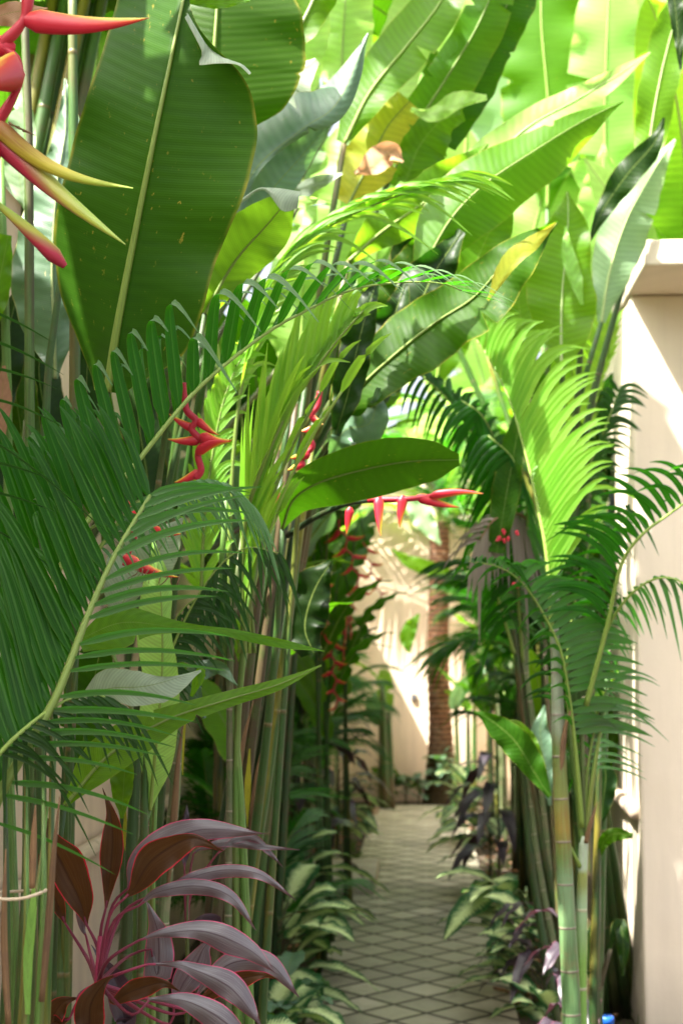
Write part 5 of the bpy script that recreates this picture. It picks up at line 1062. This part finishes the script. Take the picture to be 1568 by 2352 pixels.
# ================================================================== low plants along both rims
def rosette(name, label, cat, u, d, h, leaves, mat, wfr=.28, seed=1, L=(.16, .26), az=(0, 6.283), el=(5, 60), droop=.5, stemm='stem', group=None, zoff=0, x=None):
    r = random.Random(seed); b = root(u, d) if x is None else Vector((x, d, 0)); T = thing(name, label, cat, b, group)
    g_ = MB(); tube(g_, [b, b+Vector((.01, 0, h*.5)), b+Vector((0, .01, h))], [.010, .008, .005], 7, steps=6); g_.build('stem', M[stemm], T)
    for k in range(leaves):
        a = r.uniform(*az); e = R(r.uniform(*el)); l = r.uniform(*L); z = h*(.35+.65*k/leaves)
        d_ = up_(a, e); s0 = b+Vector((0, 0, z)); s1 = s0 + d_*l*.4
        S = Vector((-math.sin(a), math.cos(a), r.uniform(-.25, .25))).normalized()
        rows = []; us = []; n = 14; m = 4
        for i in range(n+1):
            t = i/n; c = s1 + d_*l*t + Vector((0, 0, -droop*l*t*t)); N = S.cross(d_).normalized()
            ww = l*wfr*(math.sin(math.pi*min(1, t**.8*.98+.02))**.8)*(1-.15*t)+.0008
            rows.append([c+S*ww*s+Vector((0, 0, 1))*(.25*ww*abs(s)-.1*ww*s*s+.006*s*s*math.sin(t*20+k)) for s in [q/m for q in range(-m, m+1)]]); us.append(t*l)
        g_ = MB(); g_.grid(rows, (us, [(q/m+1)/2 for q in range(-m, m+1)])); lf = g_.build('leaf', M[mat], T)
        g_ = MB(); tube(g_, [s0, s0.lerp(s1, .6)+Vector((0, 0, .01)), s1+d_*.01], .0035, 6, steps=5); g_.build('petiole', M['pinkstem' if 'cord' in mat and mat != 'cord_dark' else stemm], lf)
    return T
DF = 'dieffenbachia'
rosette(DF, 'cream centred dieffenbachia at the left path rim, just right of the front cordyline', DF, 640, 5.8, .5, 16, 'dieff', seed=3, L=(.24, .32), az=(-2.2, 1.4), wfr=.29)
rosette(DF, 'lowest and nearest dieffenbachia of the left bed, at the bottom edge', DF, 610, 5.2, .25, 14, 'dieff', seed=4, L=(.22, .30), az=(-2.4, 1.4), wfr=.29)
rosette(DF, 'tall dieffenbachia with mottled leaves behind the second cordyline, left of the concrete slab', DF, 672, 6.9, .55, 16, 'dieff', seed=5, L=(.26, .34), az=(-2.4, 1.2), wfr=.29)
rosette(DF, 'dieffenbachia with bright cream leaves at the right path rim, left of the ringed trunk', DF, 1205, 6.6, .50, 13, 'dieff', seed=6, L=(.28, .38), az=(2.0, 5.2), wfr=.30, el=(0, 40))
rosette(DF, 'low dieffenbachia at the right bottom edge beneath the ringed trunk', DF, 1270, 5.6, .2, 8, 'dieff', seed=7, L=(.2, .28), az=(2.0, 5.6), wfr=.29)
rosette(DF, 'small lit dieffenbachia on the right rim near the far path end', DF, 1085, 11.5, .5, 14, 'dieff', seed=8, L=(.3, .42), az=(1.8, 5.4), wfr=.27)
rosette(DF, 'small dieffenbachia on the right rim beside the dark drooping cordyline', DF, 1120, 9.2, .6, 12, 'dieff', seed=9, L=(.26, .36), az=(2.0, 5.2), wfr=.27)
rosette(DF, 'small dieffenbachia at the foot of the mottled stems beyond the concrete slab', DF, 770, 10.6, .5, 14, 'dieff', seed=10, L=(.26, .34), az=(-2.2, 1.2), wfr=.27)
rosette(DF, 'dieffenbachia lowest at the right rim, left of the palm trunks', DF, 1240, 6.0, .4, 12, 'dieff', seed=14, L=(.24, .32), az=(2.2, 5.0), wfr=.29)
CD = 'cordyline_plant'
rosette(CD, 'dark purple cordyline hanging over the right path rim, midway to the far wall', 'cordyline', 1140, 8.6, .95, 14, 'cord_dark', seed=23, L=(.24, .32), az=(2.0, 5.0), wfr=.15, el=(0, 50), droop=1.0, stemm='stem_dk')
rosette(CD, 'dark purple cordyline hanging over the left path rim beyond the concrete slab', 'cordyline', 775, 10.3, .95, 14, 'cord_dark', seed=24, L=(.24, .32), az=(-1.6, 1.4), wfr=.15, el=(0, 50), droop=.9, stemm='stem_dk')
rosette(CD, 'dark cordyline beside the right dieffenbachia at the foot of the ringed trunk', 'cordyline', 1255, 5.9, .52, 12, 'cord_dark', seed=25, L=(.2, .28), az=(2.0, 5.4), wfr=.14, droop=.9, el=(10, 60), stemm='stem_dk')
rosette(CD, 'dark cordyline high among the stems in the left bed before the slab', 'cordyline', 700, 8.2, 1.0, 10, 'cord_dark', seed=26, L=(.28, .36), az=(-2, 1.4), wfr=.2, droop=.8, stemm='stem_dk')
rosette(CD, 'dark cordyline in shade between the right palm trunks and the wall', 'cordyline', 1340, 5.0, .6, 9, 'cord_dark', seed=27, L=(.18, .26), az=(2.2, 4.6), wfr=.2, droop=.9, stemm='stem_dk')
rosette('green_shrub', 'low leafy green plant at the left rim at the very bottom beside the pavers', 'shrub', 655, 5.4, .3, 12, 'waxy', seed=28, L=(.16, .22), az=(-2.4, 1.6), wfr=.3)
for k, (u, d) in enumerate(((540, 4.6), (560, 4.3))):
    rosette('green_shrub', ('lush low green plant behind the front cordyline', 'pale mottled low plant under the front cordyline')[k], 'shrub', u-40, d, .42-.1*k, 14, ('deep', 'dieff')[k], seed=30+k, L=(.18, .26), az=(-2.6, 1.8), wfr=.3)
rosette('green_shrub', 'mottled leafy plant showing between the bundled canes and the front cordyline', 'shrub', 130, 2.75, .55, 10, 'dieff', seed=33, L=(.12, .18), az=(-2.6, 1.8), wfr=.34)

# ================================================================== far end: palm trunk and its crown
pb = P(1010, 1836, 14.75); T = thing('date_palm', 'tall palm with a rough reddish brown ringed trunk in front of the far wall', 'palm', (pb.x, pb.y, 0))
t = NT('palm_trunk'); uu, vv = t.uv(); tc = t.n('TexCoord'); n1 = t.noise(tc.outputs['Object'], 14, 5, .7)
fr = t.math('FRACT', t.math('ADD', t.math('MULTIPLY', uu, 19), t.math('MULTIPLY', n1, .9)))
cl = t.mix(t.ramp(fr, .1, .7), (.05, .026, .015), (.23, .11, .06)); cl = t.mix(t.ramp(n1, .5, .7, 0, .7), cl, (.34, .25, .18)); 
cl = t.mix(t.ramp(uu, .9, .2), cl, (.08, .055, .035))
b_ = t.bsdf(cl, .9, .1, t.bump(t.math('ADD', fr, n1), .9, .03)); t.l(b_.outputs[0], t.out.inputs[0]); M['ptrunk'] = t.m
g_ = MB(); tube(g_, [Vector((pb.x, pb.y, z)) + Vector((.012*math.sin(z*3), 0, 0)) for z in np.linspace(0, 2.9, 60)], lambda t: .122+.07*max(0, 1-t*3.2)**1.5-.02*t+.006*math.sin(t*190), 16)
g_.build('trunk', M['ptrunk'], T)
for k in range(16):
    a = r_.uniform(0, 6.28); e = R(r_.uniform(-25, 70)); pl_frond(T, Vector((pb.x, pb.y, 2.85)), up_(a, e), up_(a+math.pi, math.pi/2-e), r_.uniform(1.0, 1.6), r_.choice(('palm', 'palm_lit', 'palm_dry')), k)
for q in (([(1060, 1330, 13), (1000, 1310, 13), (940, 1290, 13), (900, 1262, 13)], [3, 14, 16, 3], [3, 16, 16, 3], 'mid'), ([(940, 1500, 12), (935, 1470, 12), (944, 1440, 12), (962, 1410, 12)], [3, 18, 16, 3], [3, 16, 14, 3], 'mid'),
          ([(1010, 1250, 13), (990, 1220, 13), (965, 1180, 13), (930, 1140, 13)], [3, 20, 26, 3], [3, 20, 22, 3], 'pale'), ([(1110, 1420, 13), (1080, 1380, 13), (1050, 1340, 13), (1020, 1300, 13)], [3, 12, 12, 3], [3, 12, 12, 3], 'deep')):
    leafP(T, *q, rip=.02, n=24)
rosette('green_shrub', 'bushy dark plant wrapping the foot of the far palm trunk', 'shrub', 1012, 14.6, .5, 40, 'waxy', seed=61, L=(.12, .18), wfr=.3, el=(0, 70))
for k, (u, h) in enumerate(((900, .3), (930, .26), (960, .22), (870, .34), (1040, .2), (1060, .3))):
    rosette('green_shrub', 'low leafy plant at the foot of the far wall, ' + ('second from the left', 'third from the left', 'just left of the palm trunk', 'leftmost of the row', 'just right of the palm trunk', 'rightmost of the row')[k], 'shrub', u, 14.8, h, 16, ('waxy', 'deep', 'waxy', 'deep', 'waxy', 'dieff')[k], seed=62+k, L=(.14, .22), wfr=.24, group='low plants at the foot of the far wall')
clump('young_banana', 'slim young banana with bluish leaves before the far wall, left of the palm trunk', 'banana plant', P(905, 1800, 14.2).x, 14.2, 1.5, 3, ('waxy', 'mid'), 81, leafL=(.5, .7), rad=.045, low=.6, el=(20, 70), spread=.1)
clump('young_banana', 'small young banana before the far wall, right of the palm trunk', 'banana plant', P(1075, 1800, 14.2).x, 14.2, 1.6, 3, ('waxy', 'mid'), 82, leafL=(.4, .6), rad=.03, low=.6, el=(30, 80), spread=.1)

# ================================================================== mass of plants in both beds, from near to far
ORD = ('first', 'second', 'third', 'fourth', 'fifth', 'sixth', 'seventh', 'eighth', 'ninth', 'tenth', 'eleventh', 'twelfth')
GL, GR = 'heliconia clumps in the left bed', 'heliconia clumps in the right bed'
LB = [(-.74, 5.8, 2.7), (-.85, 6.9, 2.8), (-1.0, 8.0, 3.2), (-.98, 9.2, 2.8), (-1.02, 10.5, 3.0), (-1.0, 11.7, 2.6), (-1.02, 12.8, 2.9), (-1.0, 13.9, 2.5)]
for k, (x, y, h) in enumerate(LB):
    far = k > 3
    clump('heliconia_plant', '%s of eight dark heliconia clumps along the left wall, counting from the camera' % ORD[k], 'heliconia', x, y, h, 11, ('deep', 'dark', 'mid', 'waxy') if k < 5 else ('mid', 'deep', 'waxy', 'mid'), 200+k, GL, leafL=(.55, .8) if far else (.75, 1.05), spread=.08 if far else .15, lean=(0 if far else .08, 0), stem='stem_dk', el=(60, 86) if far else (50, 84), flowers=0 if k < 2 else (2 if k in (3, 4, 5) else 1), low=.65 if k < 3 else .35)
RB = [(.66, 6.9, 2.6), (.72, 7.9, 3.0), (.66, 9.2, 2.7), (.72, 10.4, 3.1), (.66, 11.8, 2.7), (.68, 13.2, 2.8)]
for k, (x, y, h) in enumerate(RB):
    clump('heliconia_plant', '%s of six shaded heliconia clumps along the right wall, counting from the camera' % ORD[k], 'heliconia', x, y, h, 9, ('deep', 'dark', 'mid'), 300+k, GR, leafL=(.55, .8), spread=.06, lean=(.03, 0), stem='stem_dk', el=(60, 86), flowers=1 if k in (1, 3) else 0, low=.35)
for k, (x, y, h, L) in enumerate(((-.8, 6.2, .75, (.4, .55)), (-.85, 7.0, .9, (.45, .6)), (-.9, 8.2, 1.2, (.5, .7)), (-.95, 9.8, 1.5, (.6, .8)), (-.98, 11.1, 1.3, (.5, .7)), (-1.0, 13.3, 1.6, (.5, .7))) ):
    palm('%s of six feathery dark young palms in the left bed, counting from the camera' % ORD[k], x, y, h, 4, 4, 400+k, L=L, group='young palms in the left bed', el=(10, 80), rad=.012)
for k, (x, y, h, L) in enumerate(((.7, 7.4, 2.0, (.6, .8)), (.7, 8.6, 1.7, (.5, .7)), (.72, 9.8, 2.1, (.5, .7)), (.74, 11.2, 1.7, (.5, .7)), (.76, 12.6, 2.2, (.5, .7)))):
    palm('%s of five feathery young palms in the right bed, counting from the camera' % ORD[k], x, y, h, 5, 4, 420+k, kinds=('palm_dark', 'palm', 'palm_dark'), L=L, group='young palms in the right bed', el=(0, 75), rad=.012)
# tall bananas: behind the left wall, beyond the far wall, behind the right wall
k = 0
BN = [(-1.9, 6.0, 3.6), (-2.4, 7.6, 4.2), (-1.8, 9.0, 4.2)]
for k, (x, y, h) in enumerate(BN):
    clump('banana_plant', '%s of three tall bananas behind the left wall, counting from the camera' % ORD[k], 'banana plant', x, y, h, 5, ('mid', 'lime', 'deep'), 500+k, 'bananas behind the left wall', leafL=(1.6, 2.1), spread=.25, stem='stem', rad=.06, el=(40, 82), low=.7)
BN = [(-1.8, 16.4, 3.6), (-.7, 16.9, 4.2), (.2, 16.4, 3.4), (1.2, 17.0, 4.6), (2.3, 16.5, 4.2), (.6, 18.6, 5.6), (-1.2, 18.6, 5.6), (2.2, 19.0, 6.4), (3.6, 18.0, 5.8)]
for k, (x, y, h) in enumerate(BN):
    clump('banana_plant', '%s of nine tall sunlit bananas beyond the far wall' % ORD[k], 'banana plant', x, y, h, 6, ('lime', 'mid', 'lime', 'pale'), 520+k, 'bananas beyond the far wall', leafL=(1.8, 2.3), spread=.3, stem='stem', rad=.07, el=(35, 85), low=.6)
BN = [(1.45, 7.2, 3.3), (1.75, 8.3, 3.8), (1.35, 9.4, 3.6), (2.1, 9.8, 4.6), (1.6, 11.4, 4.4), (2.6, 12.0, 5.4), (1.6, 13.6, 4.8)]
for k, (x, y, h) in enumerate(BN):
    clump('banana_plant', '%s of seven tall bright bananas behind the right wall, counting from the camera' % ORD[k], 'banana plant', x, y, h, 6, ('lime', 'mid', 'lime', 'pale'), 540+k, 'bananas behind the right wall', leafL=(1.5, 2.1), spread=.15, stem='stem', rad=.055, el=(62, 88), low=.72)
# added leaf canopy high over the near path, placed to shade palms and pier
clump('banana_plant', 'tall banana added behind the left wall so its leaves shade the pier from above', 'banana plant', -1.65, 4.3, 4.9, 14, ('mid', 'deep'), 561, leafL=(.8, 1.0), spread=.15, lean=(.5, .25), rad=.03, el=(-5, 25), low=.93, fan=(0, 1.3))
clump('banana_plant', 'tall banana added out of frame at near left to shade the huge leaf', 'banana plant', -1.75, 1.75, 3.9, 14, ('mid', 'deep'), 562, leafL=(.8, .95), spread=.05, lean=(.2, .1), rad=.03, el=(-5, 15), low=.93, fan=(.15, .75))  # added above the frame to keep sun off the huge left leaf
T = thing('banana_plant', 'tall sunlit bananas with huge pale overexposed leaves filling the upper right', 'banana plant', (.74, 8.4, 0))
rw = T.location
r_ = random.Random(31)
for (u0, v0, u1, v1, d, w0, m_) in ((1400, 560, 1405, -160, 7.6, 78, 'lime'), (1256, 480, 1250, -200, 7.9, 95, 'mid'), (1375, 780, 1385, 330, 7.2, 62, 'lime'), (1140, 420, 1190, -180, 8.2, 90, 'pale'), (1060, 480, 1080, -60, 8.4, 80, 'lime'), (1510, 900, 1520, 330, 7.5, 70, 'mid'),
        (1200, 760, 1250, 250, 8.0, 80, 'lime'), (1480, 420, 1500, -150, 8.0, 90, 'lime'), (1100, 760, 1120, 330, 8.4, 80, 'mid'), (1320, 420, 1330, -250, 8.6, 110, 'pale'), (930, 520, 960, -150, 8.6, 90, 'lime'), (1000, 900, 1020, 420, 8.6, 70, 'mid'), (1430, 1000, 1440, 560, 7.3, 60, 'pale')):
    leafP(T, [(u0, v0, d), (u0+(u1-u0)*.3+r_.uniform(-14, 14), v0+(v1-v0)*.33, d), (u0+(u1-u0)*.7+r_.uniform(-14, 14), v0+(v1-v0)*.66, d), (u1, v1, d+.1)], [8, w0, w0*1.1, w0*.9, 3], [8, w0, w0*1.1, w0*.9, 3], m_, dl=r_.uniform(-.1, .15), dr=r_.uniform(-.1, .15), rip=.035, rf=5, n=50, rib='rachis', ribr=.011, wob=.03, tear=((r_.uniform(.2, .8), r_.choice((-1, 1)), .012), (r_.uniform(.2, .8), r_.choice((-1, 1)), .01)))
    b = Vector((rw.x+r_.uniform(-.12, .12), rw.y+r_.uniform(-.2, .2), 0))
    stemP(T, [('w', b), ('w', b+Vector((0, 0, 1.8))), (u0, v0, d)], [.03, .026, .012], 'stem')
clump('banana_plant', 'tall banana added behind the left wall, spreading high to shade the right wall', 'banana plant', -1.65, 5.9, 5.1, 9, ('mid', 'deep'), 563, leafL=(1.0, 1.4), spread=.25, lean=(.7, .2), rad=.03, el=(-5, 30), low=.93)  # added flat-leaved canopy to keep sun off the right wall
T = thing('banana_plant', 'sunlit banana with pale leaves behind the canes at the upper left', 'banana plant', (-1.62, 5.2, 0))
rw = T.location
for (u0, v0, u1, v1, d, w0, m_) in ((100, 420, 120, -80, 4.9, 50, 'lime'), (215, 420, 230, -60, 4.9, 56, 'lime'), (20, 700, 10, 100, 5.0, 60, 'lime'), (650, 300, 720, -120, 5.2, 60, 'lime'), (60, 900, 70, 500, 5.0, 60, 'deep'), (780, 250, 800, -150, 5.4, 60, 'lime'), (760, 700, 800, 250, 5.6, 70, 'lime'), (840, 1000, 900, 560, 5.8, 70, 'mid'), (690, 900, 700, 450, 5.8, 70, 'lime'), (850, 760, 880, 380, 6.2, 80, 'lime'), (960, 800, 980, 380, 6.3, 70, 'pale'), (700, 450, 660, 60, 5.6, 60, 'pale')):
    leafP(T, [(u0, v0, d), (u0+(u1-u0)*.3, v0+(v1-v0)*.33, d), (u0+(u1-u0)*.7, v0+(v1-v0)*.66, d), (u1, v1, d+.1)], [8, w0, w0*1.1, w0*.9, 3], [8, w0, w0*1.1, w0*.9, 3], m_, dl=.05, dr=.08, rip=.03, rf=4, n=40, rib='rachis', ribr=.006, wob=.03)
    stemP(T, [('w', (rw.x+r_.uniform(-.05, .1), rw.y, 0)), ('w', (rw.x, rw.y, 1.2)), (u0, v0, d)], [.02, .016, .01], 'stem')
# sprigs on the soil and fallen litter
g_ = MB(); r_ = random.Random(77)
def tuft(x, y, n, hmax):
    for _ in range(n):
        a = r_.uniform(0, 6.283); l = hmax*r_.uniform(.5, 1); p = Vector((x+r_.uniform(-.06, .06), y+r_.uniform(-.06, .06), 0)); d = up_(a, R(r_.uniform(35, 85))); S = d.orthogonal().normalized()
        rows = [[p+d*l*t+Vector((0, 0, -.4*l*t*t))+S*(s*.006*(1-t*.95)*(.5+t)) for s in (-1, 0, 1)] for t in (0, .33, .66, 1)]
        g_.grid(rows, ([0, .1, .2, .3], [0, .5, 1]))
for _ in range(260): tuft(r_.uniform(-1.2, -.5) if r_.random() < .55 else r_.uniform(.38, .9), r_.uniform(4, 14.6), 9, .16)
o = g_.build('ground_cover', M['deep'], None); o['kind'] = 'stuff'
g_ = MB()
for _ in range(420):
    x = r_.uniform(-1.2, -.48) if r_.random() < .5 else r_.uniform(.36, .9); 
    y = r_.uniform(4, 14.6); a = r_.uniform(0, 6.28); l = r_.uniform(.03, .10); d = Vector((math.cos(a), math.sin(a), .12)); S = Vector((-math.sin(a), math.cos(a), .1)); p = Vector((x, y, .036))
    g_.grid([[p+d*l*t+S*(s*l*.22*math.sin(3.14*min(1, t+.02))) + Vector((0, 0, .012*s*s)) for s in (-1, 0, 1)] for t in (0, .3, .6, 1)], ([0, .1, .2, .3], [0, .5, 1]))
o = g_.build('leaf_litter', M['brown'], None); o['kind'] = 'stuff'
